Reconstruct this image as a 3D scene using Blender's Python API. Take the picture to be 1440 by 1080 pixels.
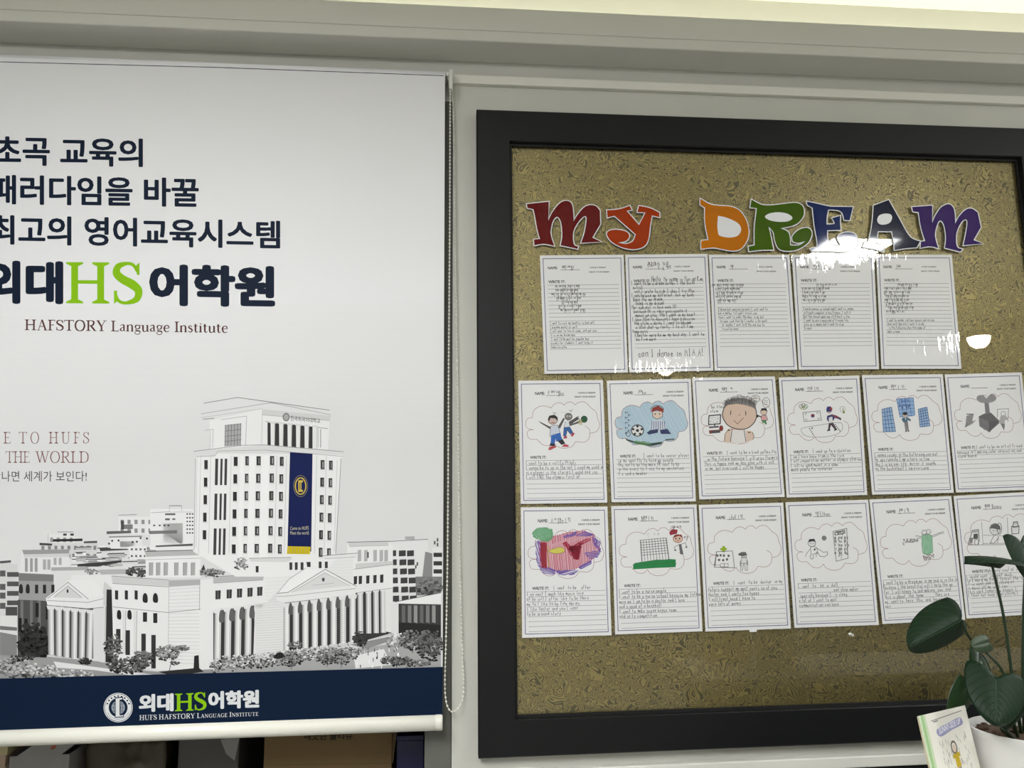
import bpy, math, random
from mathutils import Vector, Matrix

# ------------------------------------------------------------------ scene, camera, light
for o in list(bpy.data.objects):
    bpy.data.objects.remove(o)
SC = bpy.context.scene
COL = SC.collection
R = math.radians
F = 1040.0                                   # focal length in pixels of the 1440-wide frame
YAW, PITCH, ROLL = R(4.97), R(8.50), R(-0.57)
CAM = Vector((0.0, -1.87, 1.50))
_f = Vector((math.sin(YAW) * math.cos(PITCH), math.cos(YAW) * math.cos(PITCH), math.sin(PITCH)))
_r = Vector((math.cos(YAW), -math.sin(YAW), 0))
_u = _r.cross(_f)
RIGHT = math.cos(ROLL) * _r + math.sin(ROLL) * _u
UP = -math.sin(ROLL) * _r + math.cos(ROLL) * _u
FWD = _f
cd = bpy.data.cameras.new('camera')
cam = bpy.data.objects.new('camera', cd)
COL.objects.link(cam)
cd.sensor_fit = 'HORIZONTAL'
cd.sensor_width = 36.0
cd.lens = F / 1440.0 * 36.0
cd.clip_start = 0.02
cam.matrix_world = Matrix(((RIGHT.x, UP.x, -FWD.x, CAM.x), (RIGHT.y, UP.y, -FWD.y, CAM.y),
                           (RIGHT.z, UP.z, -FWD.z, CAM.z), (0, 0, 0, 1)))
SC.camera = cam
SC.view_settings.view_transform = 'Standard'
SC.view_settings.look = 'None'
SC.view_settings.exposure = 1.45
SC.view_settings.gamma = 1.0
SC.view_settings.use_curve_mapping = False
w = bpy.data.worlds.new('world')
SC.world = w
w.use_nodes = True
w.node_tree.nodes['Background'].inputs[0].default_value = (0.9, 0.95, 1.0, 1)
w.node_tree.nodes['Background'].inputs[1].default_value = 0.02
PANEL_L, DOME_L, COVE_L = 19.0, 40.0, 6.0     # radiance of ceiling panels, pendant domes, cove strip


# ------------------------------------------------------------------ helpers
def ray(px, py):
    return FWD + RIGHT * ((px - 720) / F) + UP * ((540 - py) / F)


def at(px, py, y=0.0):
    """point of the vertical plane Y=y that pixel (px,py) looks at"""
    d = ray(px, py)
    return CAM + d * ((y - CAM.y) / d.y)


def lin(c):
    c /= 255.0
    return c / 12.92 if c <= 0.04045 else ((c + 0.055) / 1.055) ** 2.4


def rgb(r, g=None, b=None, k=1.0):
    if g is None:
        g = b = r
    return (min(lin(r) * k, 0.95), min(lin(g) * k, 0.95), min(lin(b) * k, 0.95), 1.0)


def smooth_path(pts, n=6, closed=False):
    """Catmull-Rom; a point with a third value is a corner"""
    P = [(p[0], p[1]) for p in pts]
    C = [len(p) > 2 for p in pts]
    out = []
    N = len(P)
    for i in range(N if closed else N - 1):
        p1, p2 = P[i], P[(i + 1) % N]
        p0 = P[i - 1] if (i > 0 or closed) else p1
        p3 = P[(i + 2) % N] if (closed or i + 2 < N) else p2
        if C[i]:
            p0 = p1
        if C[(i + 1) % N]:
            p3 = p2
        if C[i] and C[(i + 1) % N]:
            out.append(p1)
            continue
        for k in range(n):
            t = k / n
            a = [0.5 * (2 * p1[j] + (p2[j] - p0[j]) * t + (2 * p0[j] - 5 * p1[j] + 4 * p2[j] - p3[j]) * t * t
                        + (3 * p1[j] - p0[j] - 3 * p2[j] + p3[j]) * t ** 3) for j in (0, 1)]
            out.append(tuple(a))
    if not closed:
        out.append(P[-1])
    return out


class MB:
    """collects geometry in world coordinates; build() links ONE mesh object"""
    def __init__(self):
        self.v, self.f, self.c, self.uv = [], [], [], []

    def poly(self, pts, col=None):
        n = len(self.v)
        self.v += [tuple(p) for p in pts]
        self.f.append(tuple(range(n, n + len(pts))))
        self.c.append(col)

    def raw(self, vs, fs, col=None):
        n = len(self.v)
        self.v += [tuple(p) for p in vs]
        for f in fs:
            self.f.append(tuple(i + n for i in f))
            self.c.append(col)

    def hexa(self, p, col=None):
        """8 corners: bottom four ccw then top four ccw"""
        self.raw(p, [(3, 2, 1, 0), (4, 5, 6, 7), (0, 1, 5, 4), (1, 2, 6, 5), (2, 3, 7, 6), (3, 0, 4, 7)], col)

    def box(self, x0, x1, y0, y1, z0, z1, col=None):
        self.hexa([(x0, y0, z0), (x1, y0, z0), (x1, y1, z0), (x0, y1, z0),
                   (x0, y0, z1), (x1, y0, z1), (x1, y1, z1), (x0, y1, z1)], col)

    def tube(self, path, r, n=10, cap=True, col=None):
        path = [Vector(p) for p in path]
        rs = r if isinstance(r, (list, tuple)) else [r] * len(path)
        vs, fs = [], []
        ref = Vector((0.13, 0.31, 0.94))
        for i, p in enumerate(path):
            t = (path[min(i + 1, len(path) - 1)] - path[max(i - 1, 0)]).normalized()
            if abs(t.dot(ref)) > 0.97:
                a = t.cross(Vector((1, 0, 0))).normalized()
            else:
                a = t.cross(ref).normalized()
            b = t.cross(a)
            for k in range(n):
                q = 2 * math.pi * k / n
                vs.append(p + (a * math.cos(q) + b * math.sin(q)) * rs[i])
        for i in range(len(path) - 1):
            for k in range(n):
                fs.append((i * n + k, i * n + (k + 1) % n, (i + 1) * n + (k + 1) % n, (i + 1) * n + k))
        if cap:
            fs.append(tuple(range(n - 1, -1, -1)))
            fs.append(tuple(range((len(path) - 1) * n, len(path) * n)))
        self.raw(vs, fs, col)

    def lathe(self, c, prof, n=40, col=None):
        c = Vector(c)
        vs, fs = [], []
        for r, z in prof:
            for k in range(n):
                q = 2 * math.pi * k / n
                vs.append(c + Vector((r * math.cos(q), r * math.sin(q), z)))
        for i in range(len(prof) - 1):
            for k in range(n):
                fs.append((i * n + k, i * n + (k + 1) % n, (i + 1) * n + (k + 1) % n, (i + 1) * n + k))
        self.raw(vs, fs, col)

    def ball(self, c, r, n=8, m=6, sz=1.0):
        prof = [(max(r * math.sin(math.pi * i / m), 1e-5), -r * sz * math.cos(math.pi * i / m)) for i in range(m + 1)]
        self.lathe(c, prof, n)

    def slab(self, front, back, col=None):
        """closed outline front (list of points) joined to the same outline behind"""
        n = len(front)
        fs = [tuple(range(n)), tuple(range(2 * n - 1, n - 1, -1))]
        fs += [(i, n + i, n + (i + 1) % n, (i + 1) % n) for i in range(n)]
        self.raw(list(front) + list(back), fs, col)

    def build(self, name, mat, parent=None, smooth=False, bevel=0, label=None):
        me = bpy.data.meshes.new(name)
        off = Vector(parent_world(parent)) if parent else Vector((0, 0, 0))
        me.from_pydata([(x - off.x, y - off.y, z - off.z) for x, y, z in self.v], [], self.f)
        if any(c is not None for c in self.c):
            ca = me.color_attributes.new('ink', 'FLOAT_COLOR', 'CORNER')
            buf = []
            for f, c in zip(self.f, self.c):
                buf += list(c or (0.8, 0.8, 0.8, 1)) * len(f)
            ca.data.foreach_set('color', buf)
        if self.uv:
            ul = me.uv_layers.new(name='UVMap')
            for lp in me.loops:
                ul.data[lp.index].uv = self.uv[lp.vertex_index]
        if smooth:
            me.polygons.foreach_set('use_smooth', [True] * len(me.polygons))
        me.materials.append(mat)
        me.update()
        ob = bpy.data.objects.new(name, me)
        COL.objects.link(ob)
        if parent:
            ob.parent = parent
        if bevel:
            m = ob.modifiers.new('bevel', 'BEVEL')
            m.width = bevel
            m.segments = 2
            m.limit_method = 'ANGLE'
        if label:
            ob['label'] = label
        return ob


def parent_world(o):
    p = Vector(o.location)
    while o.parent:
        o = o.parent
        p += Vector(o.location)
    return p


def thing(name, label, cat, loc, group=None):
    o = bpy.data.objects.new(name, None)
    o.empty_display_size = 0.05
    COL.objects.link(o)
    o.location = loc
    o['label'] = label
    o['category'] = cat
    if group:
        o['group'] = group
    return o


def tag(o, label, cat, group=None):
    o['label'] = label
    o['category'] = cat
    if group:
        o['group'] = group
    return o


def struct(o, label=None, cat=None):
    o['kind'] = 'structure'
    if label:
        o['label'] = label
        o['category'] = cat
    return o


# ------------------------------------------------------------------ materials
def mat(name, col=(0.8, 0.8, 0.8, 1), rough=0.5, metal=0.0, spec=0.5, coat=0.0):
    m = bpy.data.materials.new(name)
    m.use_nodes = True
    b = m.node_tree.nodes['Principled BSDF']
    b.inputs['Base Color'].default_value = col
    b.inputs['Roughness'].default_value = rough
    b.inputs['Metallic'].default_value = metal
    b.inputs['Specular IOR Level'].default_value = spec
    b.inputs['Coat Weight'].default_value = coat
    return m


def nd(m, typ, **kw):
    n = m.node_tree.nodes.new(typ)
    for k, v in kw.items():
        if k.startswith('i_'):
            n.inputs[k[2:].replace('_', ' ')].default_value = v
        else:
            setattr(n, k, v)
    return n


def lk(m, a, b):
    m.node_tree.links.new(a, b)


def bsdf(m):
    return m.node_tree.nodes['Principled BSDF']


def noisy(m, scale, amt, bump=0.0, stretch=None, detail=4.0):
    """value variation of the base colour and a little bump"""
    b = bsdf(m)
    tc = nd(m, 'ShaderNodeTexCoord')
    src = tc.outputs['Object']
    if stretch:
        mp = nd(m, 'ShaderNodeMapping')
        mp.inputs['Scale'].default_value = stretch
        lk(m, src, mp.inputs['Vector'])
        src = mp.outputs['Vector']
    n = nd(m, 'ShaderNodeTexNoise', i_Scale=scale, i_Detail=detail)
    lk(m, src, n.inputs['Vector'])
    if amt:
        mr = nd(m, 'ShaderNodeMapRange')
        mr.inputs['To Min'].default_value = 1 - amt
        mr.inputs['To Max'].default_value = 1 + amt
        lk(m, n.outputs['Fac'], mr.inputs['Value'])
        mx = nd(m, 'ShaderNodeVectorMath', operation='SCALE')
        mx.inputs[0].default_value = b.inputs['Base Color'].default_value[:3]
        lk(m, mr.outputs['Result'], mx.inputs['Scale'])
        lk(m, mx.outputs['Vector'], b.inputs['Base Color'])
    if bump:
        bp = nd(m, 'ShaderNodeBump', i_Strength=bump, i_Distance=0.002)
        lk(m, n.outputs['Fac'], bp.inputs['Height'])
        lk(m, bp.outputs['Normal'], b.inputs['Normal'])
    return m


def inkmat(name, rough=0.6, spec=0.3):
    m = mat(name, rough=rough, spec=spec)
    a = nd(m, 'ShaderNodeVertexColor', layer_name='ink')
    lk(m, a.outputs['Color'], bsdf(m).inputs['Base Color'])
    return m


def emit(name, col, s):
    m = bpy.data.materials.new(name)
    m.use_nodes = True
    nt = m.node_tree
    nt.nodes.remove(nt.nodes['Principled BSDF'])
    e = nt.nodes.new('ShaderNodeEmission')
    e.inputs[0].default_value = col
    e.inputs[1].default_value = s
    nt.links.new(e.outputs[0], nt.nodes['Material Output'].inputs[0])
    return m


def clear_film(name, rough, bump=0.0, scale=40.0, stretch=(1, 1, 1), boost=1.0, tint=(1, 1, 1, 1)):
    """thin clear sheet: lets light straight through, mirrors by Fresnel"""
    m = bpy.data.materials.new(name)
    m.use_nodes = True
    nt = m.node_tree
    nt.nodes.remove(nt.nodes['Principled BSDF'])
    t = nd(m, 'ShaderNodeBsdfTransparent')
    t.inputs[0].default_value = tint
    g = nd(m, 'ShaderNodeBsdfGlossy', i_Roughness=rough)
    g.inputs['Color'].default_value = (1, 1, 1, 1)
    fr = nd(m, 'ShaderNodeFresnel', i_IOR=1.5)
    mx = nd(m, 'ShaderNodeMixShader')
    ml = nd(m, 'ShaderNodeMath', operation='MULTIPLY')
    ml.inputs[1].default_value = boost
    lk(m, fr.outputs[0], ml.inputs[0])
    lk(m, ml.outputs[0], mx.inputs[0])
    lk(m, t.outputs[0], mx.inputs[1])
    lk(m, g.outputs[0], mx.inputs[2])
    lk(m, mx.outputs[0], nt.nodes['Material Output'].inputs[0])
    if bump:
        tc = nd(m, 'ShaderNodeTexCoord')
        mp = nd(m, 'ShaderNodeMapping')
        mp.inputs['Scale'].default_value = stretch
        n = nd(m, 'ShaderNodeTexNoise', i_Scale=scale, i_Detail=2.5)
        oi = nd(m, 'ShaderNodeObjectInfo')
        ad = nd(m, 'ShaderNodeVectorMath', operation='ADD')
        sc = nd(m, 'ShaderNodeVectorMath', operation='SCALE')
        sc.inputs['Scale'].default_value = 7.0
        lk(m, oi.outputs['Location'], sc.inputs[0])
        lk(m, tc.outputs['Object'], ad.inputs[0])
        lk(m, sc.outputs['Vector'], ad.inputs[1])
        lk(m, ad.outputs['Vector'], mp.inputs['Vector'])
        lk(m, mp.outputs['Vector'], n.inputs['Vector'])
        bp = nd(m, 'ShaderNodeBump', i_Strength=bump, i_Distance=0.004)
        lk(m, n.outputs['Fac'], bp.inputs['Height'])
        lk(m, bp.outputs['Normal'], g.inputs['Normal'])
    return m


M = {}
M['wall'] = noisy(mat('painted_wall', rgb(199, 199, 190), 0.7), 6, 0.03, 0.04)
M['soffit'] = noisy(mat('painted_soffit', rgb(206, 206, 198), 0.6), 5, 0.04)
M['trim'] = noisy(mat('white_trim', rgb(226, 225, 216), 0.4), 8, 0.02)
M['ceiling'] = noisy(mat('ceiling_paint', rgb(232, 230, 208), 0.8), 4, 0.02)
M['floor'] = noisy(mat('floor_vinyl', rgb(140, 138, 132), 0.5), 3, 0.15, 0, (1, 8, 1))
M['backwall'] = noisy(mat('back_wall_paint', rgb(142, 142, 140), 0.7), 3, 0.05)
M['post'] = noisy(mat('grey_post', rgb(98, 99, 92), 0.6), 5, 0.03)
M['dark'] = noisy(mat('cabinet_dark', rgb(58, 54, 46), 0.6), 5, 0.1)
M['black_panel'] = noisy(mat('black_panel', rgb(26, 26, 26), 0.5), 6, 0.1)
M['frame'] = noisy(mat('black_frame_paint', rgb(17, 18, 19), 0.5, spec=0.3), 30, 0.12, 0.02)
M['lip'] = mat('frame_groove', rgb(9, 9, 9), 0.6)
M['paper'] = noisy(mat('white_paper', rgb(226, 226, 226), 0.6), 12, 0.02)
M['ink'] = inkmat('paper_ink', 0.6)
M['print'] = inkmat('fabric_print', 0.6, 0.15)
M['sheet'] = noisy(mat('blind_fabric', rgb(229, 229, 231), 0.5, spec=0.3), 3, 0.015)
M['white_plastic'] = mat('white_plastic', rgb(225, 224, 214), 0.35)
M['bar'] = mat('bar_enamel', rgb(236, 235, 224), 0.35)
M['clear'] = mat('milky_bracket', rgb(214, 214, 208), 0.25)
M['chain'] = mat('chain_bead', rgb(228, 226, 214), 0.35)
M['glass'] = clear_film('board_glass', 0.0, boost=1.15)
M['film'] = clear_film('laminate_film', 0.035, bump=0.24, scale=14.0, stretch=(4.5, 1, 1.0), boost=0.75)
M['letterwhite'] = mat('letter_card', rgb(224, 224, 226), 0.35)
M['steel'] = mat('clear_pin', rgb(200, 200, 190), 0.15, spec=0.9)
M['soil'] = noisy(mat('potting_bark', rgb(78, 58, 42), 0.9), 60, 0.5, 0.8)
M['pot'] = mat('white_ceramic', rgb(226, 226, 224), 0.3)
M['panel_light'] = emit('panel_light', (0.985, 0.995, 1.0, 1), PANEL_L)
M['dome_light'] = emit('dome_light', (1.0, 0.98, 0.92, 1), DOME_L)
M['cove_light'] = emit('cove_light', (1.0, 0.985, 0.86, 1), COVE_L)
M['cardboard'] = noisy(mat('cardboard', rgb(126, 103, 68), 0.8), 20, 0.06, 0.02)
M['cardboard_edge'] = mat('cardboard_edge', rgb(100, 80, 52), 0.8)
M['blue_box'] = mat('blue_card', rgb(9, 12, 70), 0.35)
M['grey_card'] = noisy(mat('grey_carton', rgb(158, 157, 154), 0.7), 15, 0.05)
M['brown_bag'] = noisy(mat('brown_bag', rgb(72, 64, 46), 0.35), 9, 0.35, 0.7)
M['charcoal'] = noisy(mat('charcoal_plastic', rgb(84, 82, 80), 0.4), 10, 0.15, 0.2)
M['wood'] = noisy(mat('counter_top', rgb(205, 200, 188), 0.4), 6, 0.05)
M['page'] = mat('page_stack', rgb(206, 196, 160), 0.8)
M['book'] = mat('book_cover', rgb(228, 226, 216), 0.4)


def damask():
    m = mat('gold_damask_sheet', rough=0.5)
    b = bsdf(m)
    tc = nd(m, 'ShaderNodeTexCoord')
    warp = nd(m, 'ShaderNodeTexNoise', i_Scale=16.0, i_Detail=1.0)
    lk(m, tc.outputs['Object'], warp.inputs['Vector'])
    mv = nd(m, 'ShaderNodeVectorMath', operation='MULTIPLY_ADD')
    mv.inputs[1].default_value = (0.055, 0.055, 0.055)
    lk(m, warp.outputs['Color'], mv.inputs[0])
    lk(m, tc.outputs['Object'], mv.inputs[2])
    n = nd(m, 'ShaderNodeTexNoise', i_Scale=33.0, i_Detail=1.0, i_Distortion=1.0)
    lk(m, mv.outputs['Vector'], n.inputs['Vector'])
    k = nd(m, 'ShaderNodeMath', operation='MULTIPLY')
    k.inputs[1].default_value = 84.0
    lk(m, n.outputs['Fac'], k.inputs[0])
    s = nd(m, 'ShaderNodeMath', operation='SINE')
    lk(m, k.outputs[0], s.inputs[0])
    mr = nd(m, 'ShaderNodeMapRange', interpolation_type='SMOOTHSTEP')
    mr.inputs['From Min'].default_value = -0.8
    mr.inputs['From Max'].default_value = 0.3
    lk(m, s.outputs[0], mr.inputs['Value'])
    mix = nd(m, 'ShaderNodeMix', data_type='RGBA')
    mix.inputs['A'].default_value = rgb(110, 103, 74)
    mix.inputs['B'].default_value = rgb(188, 172, 114)
    lk(m, mr.outputs['Result'], mix.inputs['Factor'])
    lk(m, mix.outputs['Result'], b.inputs['Base Color'])
    mt = nd(m, 'ShaderNodeMath', operation='MULTIPLY')
    mt.inputs[1].default_value = 0.45
    lk(m, mr.outputs['Result'], mt.inputs[0])
    lk(m, mt.outputs[0], b.inputs['Metallic'])
    b.inputs['Roughness'].default_value = 0.42
    return m


M['damask'] = damask()


def leafmat():
    m = mat('leaf_green', rough=0.5, spec=0.22)
    b = bsdf(m)
    uv = nd(m, 'ShaderNodeUVMap', uv_map='UVMap')
    sp = nd(m, 'ShaderNodeSeparateXYZ')
    lk(m, uv.outputs[0], sp.inputs[0])
    ab = nd(m, 'ShaderNodeMath', operation='ABSOLUTE')
    lk(m, sp.outputs['X'], ab.inputs[0])
    # side veins: stripes of (t - 0.45|u|)
    a = nd(m, 'ShaderNodeMath', operation='MULTIPLY_ADD')
    a.inputs[1].default_value = -0.45
    lk(m, ab.outputs[0], a.inputs[0])
    lk(m, sp.outputs['Y'], a.inputs[2])
    fr = nd(m, 'ShaderNodeMath', operation='PINGPONG')
    fr.inputs[1].default_value = 0.065
    lk(m, a.outputs[0], fr.inputs[0])
    v1 = nd(m, 'ShaderNodeMapRange')
    v1.inputs['From Min'].default_value = 0.0
    v1.inputs['From Max'].default_value = 0.012
    v1.inputs['To Min'].default_value = 0.45
    v1.inputs['To Max'].default_value = 0.0
    lk(m, fr.outputs[0], v1.inputs['Value'])
    v2 = nd(m, 'ShaderNodeMapRange')
    v2.inputs['From Min'].default_value = 0.015
    v2.inputs['From Max'].default_value = 0.05
    v2.inputs['To Min'].default_value = 1.0
    v2.inputs['To Max'].default_value = 0.0
    lk(m, ab.outputs[0], v2.inputs['Value'])
    mx = nd(m, 'ShaderNodeMath', operation='MAXIMUM')
    lk(m, v1.outputs[0], mx.inputs[0])
    lk(m, v2.outputs[0], mx.inputs[1])
    mix = nd(m, 'ShaderNodeMix', data_type='RGBA')
    mix.inputs['A'].default_value = rgb(15, 38, 19)
    mix.inputs['B'].default_value = rgb(34, 58, 36)
    lk(m, mx.outputs[0], mix.inputs['Factor'])
    lk(m, mix.outputs['Result'], b.inputs['Base Color'])
    bp = nd(m, 'ShaderNodeBump', i_Strength=0.5, i_Distance=0.002)
    bp.invert = True
    lk(m, mx.outputs[0], bp.inputs['Height'])
    lk(m, bp.outputs['Normal'], b.inputs['Normal'])
    return m


M['leaf'] = leafmat()
M['leaf_pale'] = noisy(mat('young_leaf', rgb(26, 52, 20), 0.4), 10, 0.15)
M['stem'] = noisy(mat('stem_green', rgb(26, 46, 24), 0.4), 14, 0.15)


# ------------------------------------------------------------------ drawing with flat ink shapes on a sheet
class Ink(MB):
    """flat shapes on a printed surface; f(x, y, lift) -> world point"""
    def __init__(self, f, step=1.6e-6):
        super().__init__()
        self.map, self.step, self.lift, self.last = f, step, 0.00002, None

    def _lay(self, col):
        if col != self.last:
            self.lift += self.step
            self.last = col

    def fill(self, pts, col):
        self._lay(col)
        self.poly([self.map(p[0], p[1], self.lift) for p in pts], col)

    def rect(self, x0, y0, x1, y1, col):
        self.fill([(x0, y0), (x1, y0), (x1, y1), (x0, y1)], col)

    def line(self, pts, w, col, closed=False):
        self._lay(col)
        P = [Vector((p[0], p[1])) for p in pts]
        if closed:
            P.append(P[0])
        P = [p for i, p in enumerate(P) if i == 0 or (p - P[i - 1]).length > 1e-6]
        if len(P) < 2:
            return
        n = len(P)
        L, Rr = [], []
        for i in range(n):
            a = P[max(i - 1, 0)]
            b = P[min(i + 1, n - 1)]
            if closed and i in (0, n - 1):
                a, b = P[n - 2], P[1]
            d1 = (P[i] - a).normalized() if (P[i] - a).length > 1e-9 else (b - P[i]).normalized()
            d2 = (b - P[i]).normalized() if (b - P[i]).length > 1e-9 else d1
            t = d1 + d2
            t = t.normalized() if t.length > 1e-3 else d1
            nn = Vector((-t.y, t.x))
            c = max(0.5, abs(nn.dot(Vector((-d1.y, d1.x)))))
            ww = (w[min(i, len(w) - 1)] if isinstance(w, (list, tuple)) else w) * 0.5 / c
            L.append(P[i] + nn * ww)
            Rr.append(P[i] - nn * ww)
        vs = [self.map(p.x, p.y, self.lift) for p in L] + [self.map(p.x, p.y, self.lift) for p in Rr]
        self.raw(vs, [(i, i + 1, n + i + 1, n + i) for i in range(n - 1)], col)

    def curve(self, pts, w, col, closed=False, n=5):
        self.line(smooth_path(pts, n, closed), w, col, closed)

    def blob(self, pts, col, n=5):
        self.fill(smooth_path(pts, n, True), col)

    def oval(self, cx, cy, rx, ry, col, w=None, rot=0, n=18, a0=0, a1=360):
        c, s = math.cos(R(rot)), math.sin(R(rot))
        full = abs(a1 - a0) >= 360
        k = n if full else n + 1
        P = []
        for i in range(k):
            q = R(a0 + (a1 - a0) * i / n)
            x, y = rx * math.cos(q), ry * math.sin(q)
            P.append((cx + x * c - y * s, cy + x * s + y * c))
        if w:
            self.line(P, w, col, full)
        else:
            self.fill(P, col)

    def scribble(self, poly, col, w, gap, ang, seed=0, jit=0.3):
        """pencil hatching inside a convex-ish polygon"""
        rnd = random.Random(seed)
        c, s = math.cos(R(ang)), math.sin(R(ang))
        Q = [(x * c + y * s, -x * s + y * c) for x, y in poly]
        y = min(q[1] for q in Q) + gap * 0.5
        y1 = max(q[1] for q in Q)
        pts, flip = [], False
        while y < y1:
            xs = []
            for i in range(len(Q)):
                a, b = Q[i], Q[(i + 1) % len(Q)]
                if (a[1] <= y) != (b[1] <= y):
                    xs.append(a[0] + (y - a[1]) / (b[1] - a[1]) * (b[0] - a[0]))
            if len(xs) > 1:
                e = [(min(xs) + rnd.uniform(-jit, jit) * gap, y), (max(xs) + rnd.uniform(-jit, jit) * gap, y + gap * 0.4)]
                if flip:
                    e.reverse()
                pts += e
                flip = not flip
            y += gap * rnd.uniform(0.7, 1.3)
        if len(pts) > 1:
            self.line([(x * c - yy * s, x * s + yy * c) for x, yy in pts], w, col)

    def glyphs(self, text, quad, col, bold=0.0, res=3, space=1.0):
        """text outlines fitted to a quad ((x,ytop,ybot) left, (x,ytop,ybot) right)"""
        vs, fs = text_mesh(text, 0.0, res, space)
        if bold:                               # heavier weight: the outline struck several times, slightly shifted
            v0, f0 = vs, fs
            vs, fs = [], []
            for k, (dx, dy) in enumerate(((-1, 0), (1, 0), (0, -.8), (0, .8), (-.8, -.6), (.8, -.6), (-.8, .6), (.8, .6))):
                vs += [(x + dx * bold, y + dy * bold) for x, y in v0]
                fs += [tuple(i + k * len(v0) for i in f) for f in f0]
            nv0 = len(v0)
        else:
            nv0 = len(vs)
        x0, x1 = min(v[0] for v in vs), max(v[0] for v in vs)
        y0, y1 = min(v[1] for v in vs), max(v[1] for v in vs)
        (ax, at_, ab_), (bx, bt, bb) = quad
        out = []
        self._lay(col)
        for k, (x, y) in enumerate(vs):
            if k and k % nv0 == 0:
                self.lift += self.step
            s, t = (x - x0) / (x1 - x0), (y - y0) / (y1 - y0)
            px = ax + (bx - ax) * s
            out.append(self.map(px, (ab_ + (bb - ab_) * s) * (1 - t) + (at_ + (bt - at_) * s) * t, self.lift))
        self.raw(out, fs, col)

    def serif(self, text, quad, col, wt=1.0, small=None, gap=0.1):
        """serif lettering; quad: left (x, captop, baseline), right (x, captop, baseline)"""
        ops, x = [], 0.0
        for ch in text:
            s = 1.0
            if small and ch.islower():
                ch, s = ch.upper(), small
            if ch == ' ':
                x += 0.3
                continue
            adv, g = SERIF[ch]
            ops.append((x, s, g))
            x += adv * s + gap
        W = x - gap
        (ax, at_, ab_), (bx, bt, bb) = quad

        def m(u, v):
            q = u / W
            return (ax + (bx - ax) * q, (ab_ + (bb - ab_) * q) * (1 - v) + (at_ + (bt - at_) * q) * v)
        sx = abs(bx - ax) / W
        for ox, s, g in ops:
            for st in g:
                k = st[0]
                self.lift += self.step * .5
                if k == 'P':
                    self.fill([m(ox + a * s, b * s) for a, b in st[1]], col)
                else:
                    pts, ws = st[1], st[2]
                    sm = smooth_path(pts, 6) if k == 'C' else pts
                    n = len(sm)
                    wl = []
                    for i in range(n):
                        t = i / max(n - 1, 1) * (len(ws) - 1)
                        j = min(int(t), len(ws) - 2) if len(ws) > 1 else 0
                        wv = ws[0] if len(ws) == 1 else ws[j] + (ws[j + 1] - ws[j]) * (t - j)
                        wl.append(max(wv * wt, 0.045) * s * sx)
                    self.line([m(ox + a * s, b * s) for a, b in sm], wl, col)


_tm = {}


def text_mesh(text, bold, res, space):
    key = (text, bold, res, space)
    if key in _tm:
        return _tm[key]
    cu = bpy.data.curves.new('lettering', 'FONT')
    cu.body = text
    cu.offset = bold
    cu.resolution_u = res
    cu.space_character = space
    ob = bpy.data.objects.new('lettering', cu)
    COL.objects.link(ob)
    dg = bpy.context.evaluated_depsgraph_get()
    me = bpy.data.meshes.new_from_object(ob.evaluated_get(dg))
    vs = [(v.co.x, v.co.y) for v in me.vertices]
    fs = [tuple(p.vertices) for p in me.polygons]
    bpy.data.objects.remove(ob)
    bpy.data.curves.remove(cu)
    bpy.data.meshes.remove(me)
    _tm[key] = (vs, fs)
    return vs, fs


TK, TN = 0.135, 0.055            # thick and thin strokes of the serif letters


def _st(x, y0=0.0, y1=1.0, w=TK, b=True, t=True, sw=0.17):
    o = [('L', [(x, y0), (x, y1)], [w])]
    for yy, on, d in ((y0, b, 1), (y1, t, -1)):
        if on:
            o.append(('P', [(x - sw, yy), (x + sw, yy), (x + sw, yy + .04 * d), (x + w * .5, yy + .10 * d),
                            (x - w * .5, yy + .10 * d), (x - sw, yy + .04 * d)]))
    return o


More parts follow.
